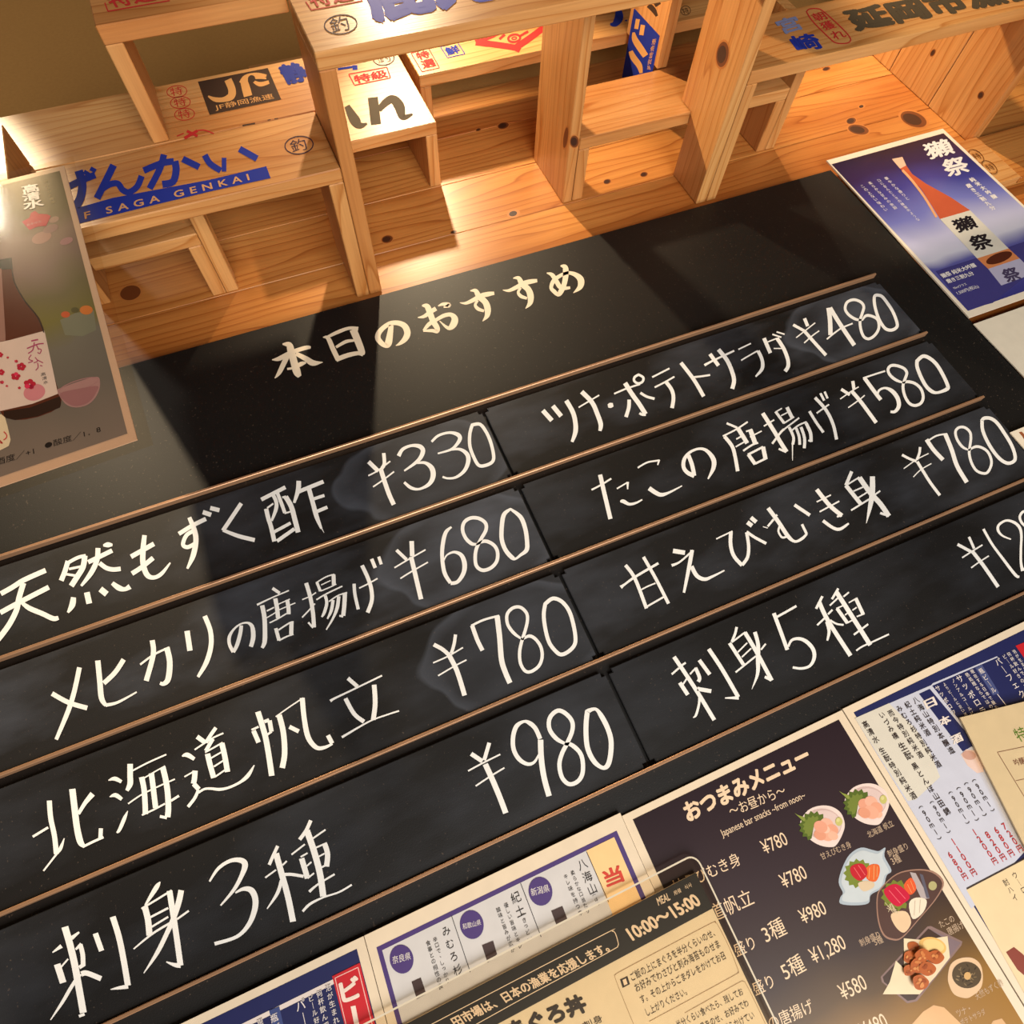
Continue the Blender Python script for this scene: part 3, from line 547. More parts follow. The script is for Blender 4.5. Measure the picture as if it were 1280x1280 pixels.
def plank(x0, x1, z0, z1, h0, h1, label, grain='h', extra=None, mat=WOOD):
    mb = MB(); box(mb, x0, x1, z0, z1, h0, h1, mat, grain, 0.0016)
    if extra: extra(mb)
    o = mb.build('wooden_plank'); tag(o, label, 'plank', 'upright planks between the crates')
    return o
def kn_B(mb):
    knot(mb, sideX(0.6415), 707, 172, 2.6, 13, 8)
    pl = Plane(W(0, 1.142, 0), (0, 0, -1)); knot(mb, pl, 718, 177, 5.5, 7.5, 0)
plank(0.6415, 0.6655, 1.142, 1.313, HW+0.0005, 0.4275, 'upright plank lit brightly on its left face, knot at its lower edge', extra=kn_B)
plank(-0.1465, -0.121, 1.140, 1.1955, HW+0.0005, 0.243, "upright plank in shade below the crate with bold blue hiragana")
plank(1.2115, 1.237, 1.142, 1.308, HW+0.0005, 0.243, "upright dark plank below the crate with the red oval stamp")
plank(-0.3765, -0.350, 1.050, 1.218, H2+0.0008, 0.3405, "upright plank at the far left edge just above the cherry blossom poster")

def pr_G(mb):
    e = (740, 0, 9.143); pl = sideX(0.947).up(0.0005); w = WINK
    polyg(mb, pl, e, [(482, 92), (775, 410), (690, 828), (342, 888)], BLUE)
    u = pl.up(0.0008)
    strokes(mb, u, e, '''66:475,370,30 490,450,66 545,540,76 612,640,70|46:525,218 505,330|50:582,285 563,402|60:440,585,50 475,660,70 540,750,66 560,835,36''', w)
    text(mb, u, e, 'JF宮崎漁連', (668, 800), (742, 440), w, ptop=(620, 800))
    strokes(mb, pl, e, '60:645,58 700,110 742,185,30|50:715,62 775,22', INKB)
mb = MB(); box(mb, 0.947, 0.9735, 1.311, 1.4695, H1+0.0005, 0.44, WOOD, 'h', 0.0016)
o = mb.build('wooden_plank'); tag(o, "upright plank with a blue emblem painted on its left face", 'plank', 'upright planks between the crates')
mb = MB(); pr_G(mb); q = mb.build('stencil_print', o, 'blue stencilled emblem'); 

part = empty('wooden_partition', W(1.747, 0.979, 0.1), "wide wooden partition of stacked boards standing out from the wall, upper right", 'partition')
for zz0, zz1, kk in ((0.979, 1.1455, ((1226, 119, 3.4, 5.2, 30),)), (1.1475, 1.314, ((1166, 66, 2.6, 5.0, 30),)), (1.316, 1.48, ())):
    mb = MB(); box(mb, 1.735, 1.7605, zz0, zz1, HW+0.0005, 0.243, WOOD, 'h', 0.0016)
    for q in kk: knot(mb, sideX(1.735), *q)
    mb.build('side_board', part)
# printed batten right of the blue bottle poster
mb = MB(); box(mb, 1.52, 1.742, 0.812, 0.976, HW+0.0005, 0.0, WOOD, 'x', 0.0016)
bt = mb.build('wooden_batten'); tag(bt, "flat wall board with two faint brown circled marks beside the blue poster", 'board')
mb = MB(); pl = front(0.0012); c = (1160, 130, 10.667); br = I(120, 72, 34)
for q in ((645, 692), (822, 842)):
    ring(mb, pl, c, q, 118, 62, 9, br, 38); text(mb, pl, c, '特', (q[0]-10, q[1]+48), (q[0]+82, q[1]+28), br, ptop=(q[0]-72, q[1]-28))
mb.build('stencil_print', bt, 'brown circled marks')
mb = MB(); box(mb, 1.747, 2.5, 0.812, 0.976, HW+0.0005, -0.004, WALLW, 'x', 0.0016)
b2 = mb.build('wooden_batten'); tag(b2, "shaded unmarked flat wall board at the far right below the partition", 'board')

# ------------------------------------------------------------------ posters and menu sheets
def quadlerp(q, u, v): return q[0]*(1-u)*(1-v)+q[1]*u*(1-v)+q[2]*u*v+q[3]*(1-u)*v
def sheet(mb, q, n, mat, th=0.0025):
    """thin sheet: q = TL, TR, BR, BL on the face; n faces the room"""
    b = [p - n*(S*th) for p in q]
    mb.poly(q[::-1], mat); mb.poly(b, mat)
    for i in range(4): mb.poly([q[i], q[(i+1) % 4], b[(i+1) % 4], b[i]], mat)
def fade_mat(name, stops, noise=0.1, scale=6.0, rough=0.3, axis=2):
    """printed picture: ramp over the sheet (gc attribute holds u, v), broken up by blurred blobs"""
    m, nt, b = newmat(name); N = nt.nodes.new; L = nt.links.new
    a = N('ShaderNodeAttribute'); a.attribute_name = 'gc'; sp = N('ShaderNodeSeparateXYZ'); L(a.outputs['Vector'], sp.inputs[0])
    n = N('ShaderNodeTexNoise'); n.inputs['Scale'].default_value = scale; n.inputs['Detail'].default_value = 1.0; L(a.outputs['Vector'], n.inputs['Vector'])
    s = N('ShaderNodeMath'); s.operation = 'SUBTRACT'; s.inputs[1].default_value = 0.5; L(n.outputs['Fac'], s.inputs[0])
    k = N('ShaderNodeMath'); k.operation = 'MULTIPLY_ADD'; k.inputs[1].default_value = noise; L(s.outputs[0], k.inputs[0]); L(sp.outputs[axis-1], k.inputs[2])
    r = ramp(nt, stops); L(k.outputs[0], r.inputs[0]); L(r.outputs[0], b.inputs['Base Color'])
    b.inputs['Roughness'].default_value = rough; b.inputs['Specular IOR Level'].default_value = 0.5
    return m
def grid(mb, q, mat, n=1):
    mb.poly(q[::-1], mat, [(0, 0, 0), (1, 0, 0), (1, 1, 0), (0, 1, 0)])

# --- cherry bottle poster, left, leaning from the crate down onto the board
pTR = front(0.343).hit(80, 207); pBR = front(0.343).hit(171.5, 549.5)
down = (pBR-pTR); tmp = front(0.343).hit(0, 222.5)-pTR
nrm = down.cross(tmp); nrm = nrm if nrm.y < 0 else -nrm; nrm.normalize()
PLp = Plane(pTR, nrm)
lf = nrm.cross(down).normalized(); lf = lf if lf.x < 0 else -lf
wd = down.length*0.707
LP = empty('poster', pBR, "laminated poster of a brown bottle with pink cherry blossoms, left edge", 'poster')
q = [pTR+lf*wd, pTR, pBR, pBR+lf*wd]
mb = MB(); sheet(mb, q, nrm, flat((214, 178, 156), 0.3, 'pinkish_paper'), 0.0015); sh = mb.build('paper_sheet', LP)
mg = S*0.016; dn = down.normalized()
ql = [q[0]-dn*mg-lf*0, q[1]-dn*mg-lf*mg, q[2]+dn*mg-lf*mg, q[3]+dn*mg]
ql = [p + nrm*(S*0.0006) for p in ql]
mb = MB(); mb.poly(ql[::-1], CLEAR); mb.build('laminate_film', LP, 'clear laminate margin')
mb = MB(); c = (0, 0, 1)
inn = PLp.up(0.0009)
iTR = inn.hit(74.5, 213.5); iBR = inn.hit(159.4, 541.9); iw = wd-S*0.02
qi = [iTR+lf*iw, iTR, iBR, iBR+lf*iw]
grid(mb, qi, fade_mat('blurred_garden_print', [(0.0, (128, 114, 110)), (0.2, (108, 102, 100)), (0.34, (112, 108, 104)), (0.42, (112, 106, 44)), (0.52, (96, 86, 48)), (0.62, (112, 86, 84)), (0.76, (124, 98, 92)), (0.86, (82, 72, 38)), (1.0, (74, 62, 32))], 0.22, 4.0, 0.25))
mb.build('printed_picture', LP)
mb = MB(); u1, u2, u3 = inn.up(0.0003), inn.up(0.0009), inn.up(0.0013)
c7 = (0, 200, 7.111); c6 = (0, 420, 6.4); c3 = (0, 200, 3.2)
# bottle: (0,200,3.2)
polyg(mb, u1, c3, [(-60, 412), (46, 392), (48, 430), (56, 478), (72, 520), (98, 560), (130, 596), (158, 632), (174, 672), (184, 710), (200, 790), (218, 870), (246, 960), (242, 985), (205, 1008), (150, 1028), (100, 1038), (60, 1040), (15, 1030), (-60, 900)], G(92, 42, 28))
polyg(mb, u1.up(0.0006), c3, [(-10, 436), (6, 434), (22, 700), (22, 722), (-20, 730)], G(160, 122, 118))
strokes(mb, u1.up(0.0006), c3, '5:47,430 58,490 98,562 150,628 176,690', G(40, 24, 24))
polyg(mb, u1.up(0.0003), c3, [(-10, 400), (46, 390), (50, 426), (46, 436), (-10, 440)], G(40, 36, 38))
polyg(mb, u1.up(0.0003), c3, [(15, 1005), (120, 990), (240, 945), (244, 975), (240, 990), (150, 1025), (60, 1040), (15, 1030)], G(48, 28, 24))
polyg(mb, u1.up(0.0003), c3, [(-60, 740), (40, 720), (178, 683), (232, 935), (130, 975), (6, 1003), (-60, 1010)], G(226, 206, 206))
ellipse(mb, u2, c6, (275, 450), 88, 66, G(214, 140, 158), -14)
def flower(mb, pl, c, x, y, r, mat):
    for k in range(5):
        a = math.radians(72*k-80); ellipse(mb, pl, c, (x+r*0.6*math.cos(a), y+r*0.5*math.sin(a)), r*0.5, r*0.42, mat, 0, 10)
for x, y, r in ((170, 245, 36), (125, 322, 36), (237, 385, 46), (8, 290, 28), (15, 370, 16), (130, 202, 14), (155, 415, 12), (55, 400, 10), (0, 150, 24), (62, 172, 10)):
    flower(mb, u2.up(0.0003), c6, x, y, r, G(190, 34, 66))
strokes(mb, u2, c6, '12:250,40 305,28|10:215,100 300,66 350,60|9:275,50 262,110 225,140|9:290,70 310,110|8:300,100 330,110 318,140 300,130|8:250,150 230,185 262,200 225,215|8:280,170 300,200 270,215|8:295,190 345,215|8:300,215 305,250 285,275|8:320,235 340,240', G(176, 70, 120))
vtext(mb, u2, c6, '高清水', (345, 305), (365, 370), G(40, 34, 40), 34)
# cup and box of sweets in the picture
blob(mb, u1, c6, [(458, 440), (500, 412), (640, 360), (775, 326), (800, 370), (790, 440), (750, 510), (690, 555), (600, 572), (520, 540)], G(176, 136, 142))
blob(mb, u1.up(0.0004), c6, [(480, 460), (640, 420), (780, 400), (770, 450), (735, 505), (680, 545), (600, 560), (530, 530)], G(160, 112, 122))
ring(mb, u1.up(0.0004), c6, (628, 395), 165, 40, 8, G(170, 128, 136), -18)
polyg(mb, u1, c3, [(240, 640), (300, 612), (375, 600), (385, 680), (330, 705), (260, 700)], G(128, 130, 116))
for x, y, r, m in ((262, 618, 18, (206, 92, 48)), (300, 600, 16, (86, 82, 44)), (345, 600, 26, (214, 124, 50))): ellipse(mb, u1.up(0.0004), c3, (x, y), r, r*0.7, G(*m))
for x, y, rx, ry, m in ((480, 530, 46, 26, (178, 146, 138)), (370, 690, 90, 50, (182, 140, 134)), (590, 720, 60, 30, (176, 130, 140)), (450, 610, 70, 34, (160, 124, 126))): ellipse(mb, u1, c7, (x, y), rx, ry, G(*m), -20)
# brand mark and blossom badge
text(mb, u2, c7, '高', (212, 300), (352, 275), G(226, 206, 180), ptop=(190, 232), bold=0.03)
text(mb, u2, c7, '清', (210, 370), (362, 345), G(226, 206, 180), ptop=(196, 302), bold=0.03)
text(mb, u2, c7, '水', (215, 448), (392, 410), G(226, 206, 180), ptop=(205, 372), bold=0.03)
vtext(mb, u2, c7, 'はんなりと春風', (408, 190), (470, 375), G(200, 186, 150), 28)
polyg(mb, u2, c7, [(195, 548), (262, 512), (275, 470), (310, 452), (345, 478), (420, 482), (452, 497), (432, 540), (410, 585), (335, 592), (262, 622), (232, 590)], G(204, 30, 72))
text(mb, u3, c7, '春季限定', (240, 590), (372, 552), G(240, 180, 190), k=1.0)
text(mb, u2, c6, '●酸度／1．8', (362, 905), (808, 768), G(34, 28, 30), k=0.95)
text(mb, u2, c6, '日本酒度／+1', (-180, 1085), (275, 945), G(34, 28, 30), k=1.0)
polyg(mb, u2, c6, [(-60, 640), (10, 625), (40, 650), (60, 720), (85, 830), (70, 880), (0, 915), (-60, 930)], G(228, 212, 190))
strokes(mb, u3, c6, '8:30,765 52,790 50,815 28,832|10:-20,820 20,858|8:0,855 22,858', G(176, 40, 40))
mb.build('printed_details', LP, 'printed bottle, cup, blossoms and lettering')

# --- blue bottle poster, upper right
pl = front(0.005)
aTL, aTR, aBL = pl.hit(1031, 198), pl.hit(1181, 163), pl.hit(1211.5, 397)
xl, xr = (aTL.x+aBL.x)/2, aTR.x; zt, zb = (aTL.z+aTR.z)/2, aBL.z
xl = aTL.x
q = [Vector((aTL.x, pl.o.y, zt)), Vector((xr, pl.o.y, zt)), Vector((xr-(aTL.x-aBL.x), pl.o.y, zb)), Vector((aBL.x, pl.o.y, zb))]
RP = empty('poster', q[3], "blue poster of an orange bottle beside the menu board's top right corner", 'poster')
mb = MB(); sheet(mb, q, Vector((0, -1, 0)), WHITE, 0.003); mb.build('paper_sheet', RP)
pc = (1000, 160, 4.571); i1 = pl.up(0.0008)
iTL, iTR, iBL = i1.hit(*[1000+180/4.571, 160+207/4.571]), i1.hit(1000+820/4.571, 160+30/4.571), i1.hit(1000+960/4.571, 160+1045/4.571)
qi = [iTL, iTR, iBL+(iTR-iTL), iBL]
mb = MB(); grid(mb, qi, fade_mat('blue_glow_print', [(0.0, (52, 50, 120)), (0.1, (70, 70, 140)), (0.24, (84, 84, 150)), (0.3, (196, 196, 212)), (0.42, (176, 176, 206)), (0.56, (112, 116, 184)), (0.72, (62, 62, 140)), (0.86, (38, 30, 76)), (1.0, (30, 20, 44))], 0.22, 2.2, 0.28)); mb.build('printed_picture', RP)
mb = MB(); i2, i3 = i1.up(0.0008), i1.up(0.0016)
polyg(mb, i2, pc, [(775, 818), (1000, 745), (1280, 650), (1400, 760), (1100, 1000), (960, 1035), (890, 960)], G(62, 58, 120))
polyg(mb, i3, pc, [(525, 177), (585, 165), (607, 214), (572, 232), (556, 214)], G(226, 188, 160))
polyg(mb, i3, pc, [(572, 232), (607, 214), (640, 262), (720, 318), (860, 395), (972, 470), (800, 520), (745, 430), (690, 345), (620, 275)], G(196, 92, 60))
strokes(mb, i3.up(0.0004), pc, '14:585,240 640,300 715,400 780,510', G(232, 168, 120))
polyg(mb, i3, pc, [(800, 520), (972, 470), (1192, 688), (1012, 745)], G(214, 208, 194))
polyg(mb, i3, pc, [(1012, 745), (1192, 688), (1255, 745), (1075, 805)], G(206, 128, 78))
ellipse(mb, i3.up(0.0004), pc, (1138, 742), 78, 28, G(84, 36, 20), -20)
polyg(mb, i3, pc, [(1075, 805), (1255, 745), (1340, 830), (1150, 900)], G(176, 172, 196))
u = i3.up(0.0006)
text(mb, u, pc, '獺', (905, 600), (1018, 566), G(34, 28, 34), ptop=(862, 530), bold=0.03); text(mb, u, pc, '祭', (1000, 704), (1112, 676), G(34, 28, 34), ptop=(955, 626), bold=0.03)
text(mb, u, pc, '祭', (1185, 885), (1270, 860), G(70, 60, 90), ptop=(1145, 815), bold=0.03)
wh = G(236, 230, 226)
text(mb, i2, pc, '獺', (742, 182), (886, 142), wh, ptop=(696, 96), bold=0.026); text(mb, i2, pc, '祭', (848, 282), (978, 248), wh, ptop=(800, 190), bold=0.026)
vtext(mb, i2, pc, '純米大吟醸', (985, 295), (1108, 392), wh, 42, 0.03); vtext(mb, i2, pc, '磨き三割九分', (965, 330), (1098, 456), wh, 36, 0.03)
for s_, a, b in (('華やかな香りと', (495, 288), (612, 402)), ('口に含んだときの蜂蜜のような', (452, 300), (672, 522)), ('柔らかな甘みの余韻', (402, 315), (542, 455)), ('この上ない味わい', (358, 333), (490, 466))): vtext(mb, i2, pc, s_, a, b, wh, 26)
text(mb, i3, pc, '獺祭 純米大吟醸', (818, 858), (1012, 792), wh, bold=0.02); text(mb, i3, pc, '磨き三割九分', (848, 888), (998, 838), wh, bold=0.02)
text(mb, i3, pc, '90mlグラス', (882, 922), (956, 896), wh); text(mb, i3, pc, '1,500円(税込)', (908, 956), (1028, 914), wh)
mb.build('printed_details', RP, 'printed orange bottle and white brush lettering')

# --- blank white sheet and the corner of another, right of the board
pl = front(0.004)
A = pl.hit(1217, 405)
q = [A, A+Vector((S*0.37, 0, 0)), A+Vector((S*0.37, 0, -S*0.17)), A+Vector((S*0.004, 0, -S*0.17))]
mb = MB(); sheet(mb, q, Vector((0, -1, 0)), flat((226, 214, 192), 0.5, 'blank_paper'), 0.002)
o = mb.build('paper_sheet'); tag(o, "blank off-white paper sheet at the right edge below the blue poster", 'sheet')
pl = front(0.012); A = pl.hit(1262.7, 540.5)
q = [A, A+Vector((S*0.3, 0, 0)), A+Vector((S*0.3, 0, -S*0.2)), A+Vector((0.0, 0, -S*0.2))]
mb = MB(); sheet(mb, q, Vector((0, -1, 0)), WHITE, 0.002)
o = mb.build('paper_sheet'); tag(o, 'corner of a white printed sheet touching the end of the third right slat', 'sheet')
mb = MB(); polyg(mb, pl.up(0.0008), (1110, 500, 7.529), [(1232, 305), (1258, 297), (1300, 340), (1300, 400), (1262, 340)], G(150, 84, 50)); mb.build('printed_picture', o)

FN = Vector((0, -1, 0))
def rect(x0, x1, z1, z0, h): return [W(x0, z1, h), W(x1, z1, h), W(x1, z0, h), W(x0, z0, h)]
# --- dark snack menu (centre bottom)
h = 0.004; OM = empty('menu_sheet', W(0.365, -0.62, h), "dark brown snack menu sheet with photos of dishes", 'menu sheet')
mb = MB(); sheet(mb, rect(0.1735, 0.559, -0.0785, -0.622, h), FN, CREAM, 0.003); mb.build('paper_sheet', OM)
pl = front(h+0.0003); mb = MB()
grid(mb, rect(0.186, 0.546, -0.0885, -0.612, h+0.0003), fade_mat('dark_menu_print', [(0.0, (170, 120, 40)), (0.34, (142, 100, 36)), (0.42, (84, 60, 32)), (0.52, (56, 40, 36)), (0.75, (50, 36, 40)), (1.0, (40, 28, 34))], 0.12, 3.0, 0.3)); mb.build('printed_background', OM)
mb = MB(); u1 = pl.up(0.0006); tx = G(236, 206, 172); om = (780, 880, 2.56)
text(mb, u1, om, 'おつまみメニュー', (208, 378), (600, 186), tx, ptop=(186, 322), bold=0.045)
text(mb, u1, om, '～お昼から～', (345, 362), (522, 290), tx, k=1.1); text(mb, u1, om, 'Japanese bar snacks ~from noon~', (318, 432), (586, 306), tx, k=1.25)
mb.build('title_lettering', OM, 'pale printed heading'); mb = MB()
for s_, a, b in (('¥780', (452, 482), (528, 448)), ('¥780', (513, 592), (590, 556)), ('¥980', (575, 706), (652, 670)), ('¥1,280', (612, 840), (718, 788)), ('¥580', (703, 950), (782, 910)), ('¥480', (770, 1075), (850, 1035))): text(mb, u1, om, s_, a, b, tx, k=1.25)
mb.build('price_lettering', OM, 'pale printed prices'); mb = MB()
for s_, a, b in (('甘えびむき身', (165, 610), (378, 513)), ('北海道帆立', (195, 742), (420, 640)), ('刺身盛り', (290, 845), (425, 782)), ('3種', (458, 768), (525, 735)), ('刺身盛り', (350, 970), (485, 906)), ('5種', (520, 888), (586, 852)), ('たこの唐揚げ', (400, 1080), (612, 985))): text(mb, u1, om, s_, a, b, tx)
for s_, a, b in (('甘えびむき身', (635, 500), (730, 458)), ('北海道 帆立', (785, 430), (866, 390)), ('刺身盛り', (850, 492), (912, 464)), ('3種', (863, 517), (890, 503)), ('刺身盛り', (760, 778), (823, 748)), ('5種', (806, 775), (832, 762)), ('たこの', (1015, 717), (1060, 694)), ('唐揚げ', (1042, 742), (1092, 716)), ('天然もずく酢', (1130, 948), (1217, 900)), ('ツナ・', (1070, 1002), (1112, 984)), ('ポテトサラダ', (1082, 1030), (1160, 992))): text(mb, u1, om, s_, a, b, G(196, 168, 140), k=1.1)
mb.build('dish_lettering', OM, 'pale printed dish names')
a_ = (860, 920, 5.818); d_ = (1040, 1000, 4.571)
def dish(name, fn):
    mb = MB(); fn(mb, u1); mb.build(name, OM)
def leaf(mb, u, c, x, y, r, a0, a1, mat, teeth=7):
    """saw-edged shiso leaf"""
    P = []
    for k in range(2*teeth+1):
        a = math.radians(a0+(a1-a0)*k/(2*teeth)); q = r*(1.0 if k % 2 else 0.82); P.append((x+q*math.cos(a), y+q*math.sin(a)))
    polyg(mb, u, c, P + [(x, y)], mat)
def bowl_at(dx, dy):
    c = (860+dx, 920+dy, 5.818)
    def f(mb, u):
        blob(mb, u, c, [(818, 655), (832, 590), (885, 532), (965, 506), (1045, 514), (1112, 560), (1140, 640), (1125, 710), (1085, 785), (1045, 808), (960, 795), (880, 745)], G(232, 210, 200))
        ellipse(mb, u.up(0.0004), c, (982, 640), 136, 112, G(206, 176, 168), 8)
        ellipse(mb, u.up(0.0008), c, (990, 640), 122, 100, G(220, 194, 186), 8)
        v = u.up(0.0012); leaf(mb, v, c, 915, 655, 112, 100, 320, G(88, 104, 44), 9); leaf(mb, v.up(0.0004), c, 915, 660, 84, 110, 300, G(116, 128, 58), 8)
        polyg(mb, v.up(0.0003), c, [(775, 560), (800, 575), (845, 590), (862, 620), (840, 618), (815, 598)], G(140, 150, 70))
        w = v.up(0.0008)
        for x, y, r, m in ((965, 660, 52, (226, 158, 130)), (1010, 640, 50, (236, 176, 150)), (1050, 680, 46, (228, 160, 130)), (1010, 715, 58, (232, 168, 140)), (960, 720, 46, (222, 152, 122)), (1055, 725, 38, (236, 178, 150)), (1000, 678, 34, (242, 190, 166))): ellipse(mb, w, c, (x, y), r, r*0.8, G(*m), 30)
        ellipse(mb, w, c, (1098, 622), 26, 32, G(196, 188, 112)); ellipse(mb, w, c, (1092, 612), 12, 14, G(216, 206, 140))
    return f
dish('printed_bowl_picture', bowl_at(0, 0)); dish('printed_bowl_picture', bowl_at(55.5, -27.6))
def leafdish(mb, u):
    O = [(38, 470), (58, 390), (100, 312), (165, 272), (230, 285), (268, 292), (305, 272), (300, 322), (340, 402), (312, 432), (290, 500), (222, 542), (208, 590), (130, 602), (48, 592), (48, 555), (62, 530)]
    blob(mb, u, d_, O, G(172, 182, 190)); blob(mb, u.up(0.0004), d_, [(190+(x-190)*0.9, 440+(y-440)*0.9) for x, y in O], G(196, 202, 204))
    v = u.up(0.0008); leaf(mb, v, d_, 150, 420, 86, 60, 330, G(120, 132, 56), 10)
    blob(mb, v.up(0.0004), d_, [(105, 385), (145, 364), (185, 372), (202, 425), (160, 462), (115, 432)], G(190, 40, 50)); strokes(mb, v.up(0.0012), d_, '5:125,385 165,445|5:150,372 190,430', G(222, 96, 96))
    blob(mb, v.up(0.0004), d_, [(192, 396), (225, 368), (268, 372), (272, 420), (248, 466), (200, 452)], G(222, 104, 52)); strokes(mb, v.up(0.0012), d_, '5:215,385 210,450|5:240,372 238,455|4:258,380 256,440', G(240, 156, 100))
    blob(mb, v.up(0.0004), d_, [(148, 478), (190, 462), (238, 470), (236, 500), (180, 522)], G(214, 190, 158))
dish('printed_plate_picture', leafdish)
def moon(mb, u):
    O = [(255, 560), (280, 500), (370, 420), (480, 395), (580, 408), (640, 470), (600, 560), (500, 680), (400, 790), (340, 800), (290, 770), (260, 680)]
    blob(mb, u, d_, O, G(160, 122, 104)); cx_ = sum(p[0] for p in O)/12; cy_ = sum(p[1] for p in O)/12
    blob(mb, u.up(0.0004), d_, [(cx_+(x-cx_)*0.955, cy_+(y-cy_)*0.955) for x, y in O], G(86, 62, 56))
    ellipse(mb, u.up(0.0006), d_, (320, 690), 46, 70, G(112, 86, 78), -20); v = u.up(0.0010)
    leaf(mb, v, d_, 370, 545, 92, 40, 330, G(118, 126, 50), 10)
    blob(mb, v.up(0.0004), d_, [(298, 512), (370, 480), (445, 548), (410, 590), (372, 608), (322, 570)], G(196, 34, 62)); strokes(mb, v.up(0.0012), d_, '5:325,515 390,590|5:360,498 420,565', G(226, 90, 104))
    blob(mb, v, d_, [(410, 490), (452, 444), (482, 505), (446, 542)], G(224, 92, 52)); strokes(mb, v.up(0.0009), d_, '4:430,480 455,530|4:448,460 470,515', G(242, 146, 92))
    polyg(mb, v, d_, [(445, 412), (478, 418), (556, 562), (512, 568), (480, 500)], G(178, 164, 162)); polyg(mb, v.up(0.0006), d_, [(500, 420), (520, 428), (558, 560), (540, 560)], G(96, 92, 104))
    blob(mb, v, d_, [(440, 592), (480, 558), (540, 572), (522, 640), (462, 680)], G(230, 214, 190)); strokes(mb, v.up(0.0009), d_, '3:475,575 470,660|3:505,570 500,645', G(200, 178, 156))
    blob(mb, v, d_, [(338, 652), (420, 636), (452, 700), (412, 758), (362, 722)], G(226, 192, 154)); ellipse(mb, v, d_, (575, 490), 24, 26, G(176, 166, 116))
    for i in range(16): 
        a = random.uniform(0, 6.28); strokes(mb, v, d_, '3:%d,%d %d,%d' % (320+random.uniform(-18, 30), 600+random.uniform(-15, 25), 340+random.uniform(-30, 40), 625+random.uniform(-20, 25)), G(206, 186, 150))
dish('printed_plate_picture', moon)
def kara(mb, u):
    polyg(mb, u, d_, [(278, 1010), (545, 722), (565, 720), (745, 808), (740, 830), (485, 1150), (430, 1162), (285, 1040)], G(138, 112, 106)); polyg(mb, u.up(0.0004), d_, [(290, 1012), (550, 735), (730, 815), (475, 1140), (432, 1148), (298, 1040)], G(70, 52, 44))
    polyg(mb, u.up(0.0006), d_, [(560, 740), (735, 815), (670, 900), (640, 790)], G(128, 108, 112))
    v = u.up(0.0010); polyg(mb, v, d_, [(290, 1110), (330, 1040), (365, 918), (412, 962), (410, 790), (520, 800), (660, 778), (674, 900), (590, 1010), (500, 1110)], G(230, 208, 172))
    ellipse(mb, v.up(0.0006), d_, (575, 835), 80, 50, G(228, 180, 104), 15); ellipse(mb, v.up(0.0010), d_, (580, 832), 62, 36, G(236, 200, 132), 15)
    rs = random.Random(3); w = v.up(0.0016)
    for x, y, r in ((465, 840, 36), (450, 900, 44), (590, 900, 46), (440, 975, 36), (500, 950, 54), (545, 965, 46), (505, 1040, 50), (520, 885, 42)):
        blob(mb, w, d_, [(x+r*rs.uniform(0.8, 1.15)*math.cos(k*0.785), y+r*0.9*rs.uniform(0.8, 1.15)*math.sin(k*0.785)) for k in range(8)], G(178, 92, 44))
        w = w.up(0.0014)
        for _ in range(5):
            ax, ay = rs.uniform(-0.5, 0.5)*r, rs.uniform(-0.5, 0.5)*r
            ellipse(mb, w, d_, (x+ax, y+ay), r*rs.uniform(0.16, 0.32), r*rs.uniform(0.12, 0.24), G(*rs.choice(((204, 124, 66), (152, 72, 32), (214, 140, 80)))), rs.uniform(0, 180), 12)
        w = w.up(0.0014)
dish('printed_plate_picture', kara)
def moz(mb, u):
    blob(mb, u, d_, [(662, 1010), (678, 940), (730, 905), (800, 902), (848, 940), (862, 1010), (850, 1075), (800, 1120), (760, 1132), (700, 1112), (670, 1060)], G(222, 186, 148)); ellipse(mb, u.up(0.0004), d_, (770, 1000), 84, 76, G(86, 70, 50), 10)
    for i in range(40): 
        a = random.uniform(0, 6.28); r = random.uniform(8, 66); ellipse(mb, u.up(0.0010), d_, (770+r*math.cos(a), 1000+r*0.9*math.sin(a)), 11, 3.5, G(*random.choice(((124, 102, 72), (64, 52, 38), (146, 122, 88)))), random.uniform(0, 180), 8)
    ellipse(mb, u.up(0.0030), d_, (774, 1005), 20, 22, G(210, 166, 108))
dish('printed_bowl_picture', moz)
dish('printed_plate_picture', lambda mb, u: polyg(mb, u, d_, [(440, 1300), (520, 1210), (580, 1172), (640, 1185), (760, 1300)], G(220, 172, 122)))
dish('printed_plate_picture', lambda mb, u: polyg(mb, u, d_, [(900, 1300), (920, 1262), (970, 1248), (1010, 1300)], G(214, 170, 124)))

# --- sake list with purple frame
h = 0.007; SM = empty('menu_sheet', W(-0.02, -0.35, h), "pale list with a purple frame and three purple dots", 'menu sheet')
mb = MB(); sheet(mb, rect(-0.2075, 0.1725, -0.0735, -0.34, h), FN, CREAM, 0.003); mb.build('paper_sheet', SM)
PU = P(74, 52, 112)
mb = MB(); u = front(h+0.0002); s4 = (440, 1100, 7.111); s6 = (600, 1020, 5.818)
mb.poly(rect(-0.1965, 0.1575, -0.092, -0.33, h+0.0002)[::-1], PU); mb.poly(rect(-0.1905, 0.1505, -0.0978, -0.32, h+0.0004)[::-1], P(206, 200, 196))
A = front(h+0.0006).hit(600+778/5.818, 1020+262/5.818)
mb.poly(rect((A.x)/S, 0.1505, -0.0978, -0.32, h+0.0006)[::-1], P(240, 198, 138))
u2 = front(h+0.0008); dk = P(34, 26, 24)
strokes(mb, u2, s4, '6:885,318 1052,820', dk); strokes(mb, u2, s6, '5:295,488 445,880|5:775,260 935,625', dk)
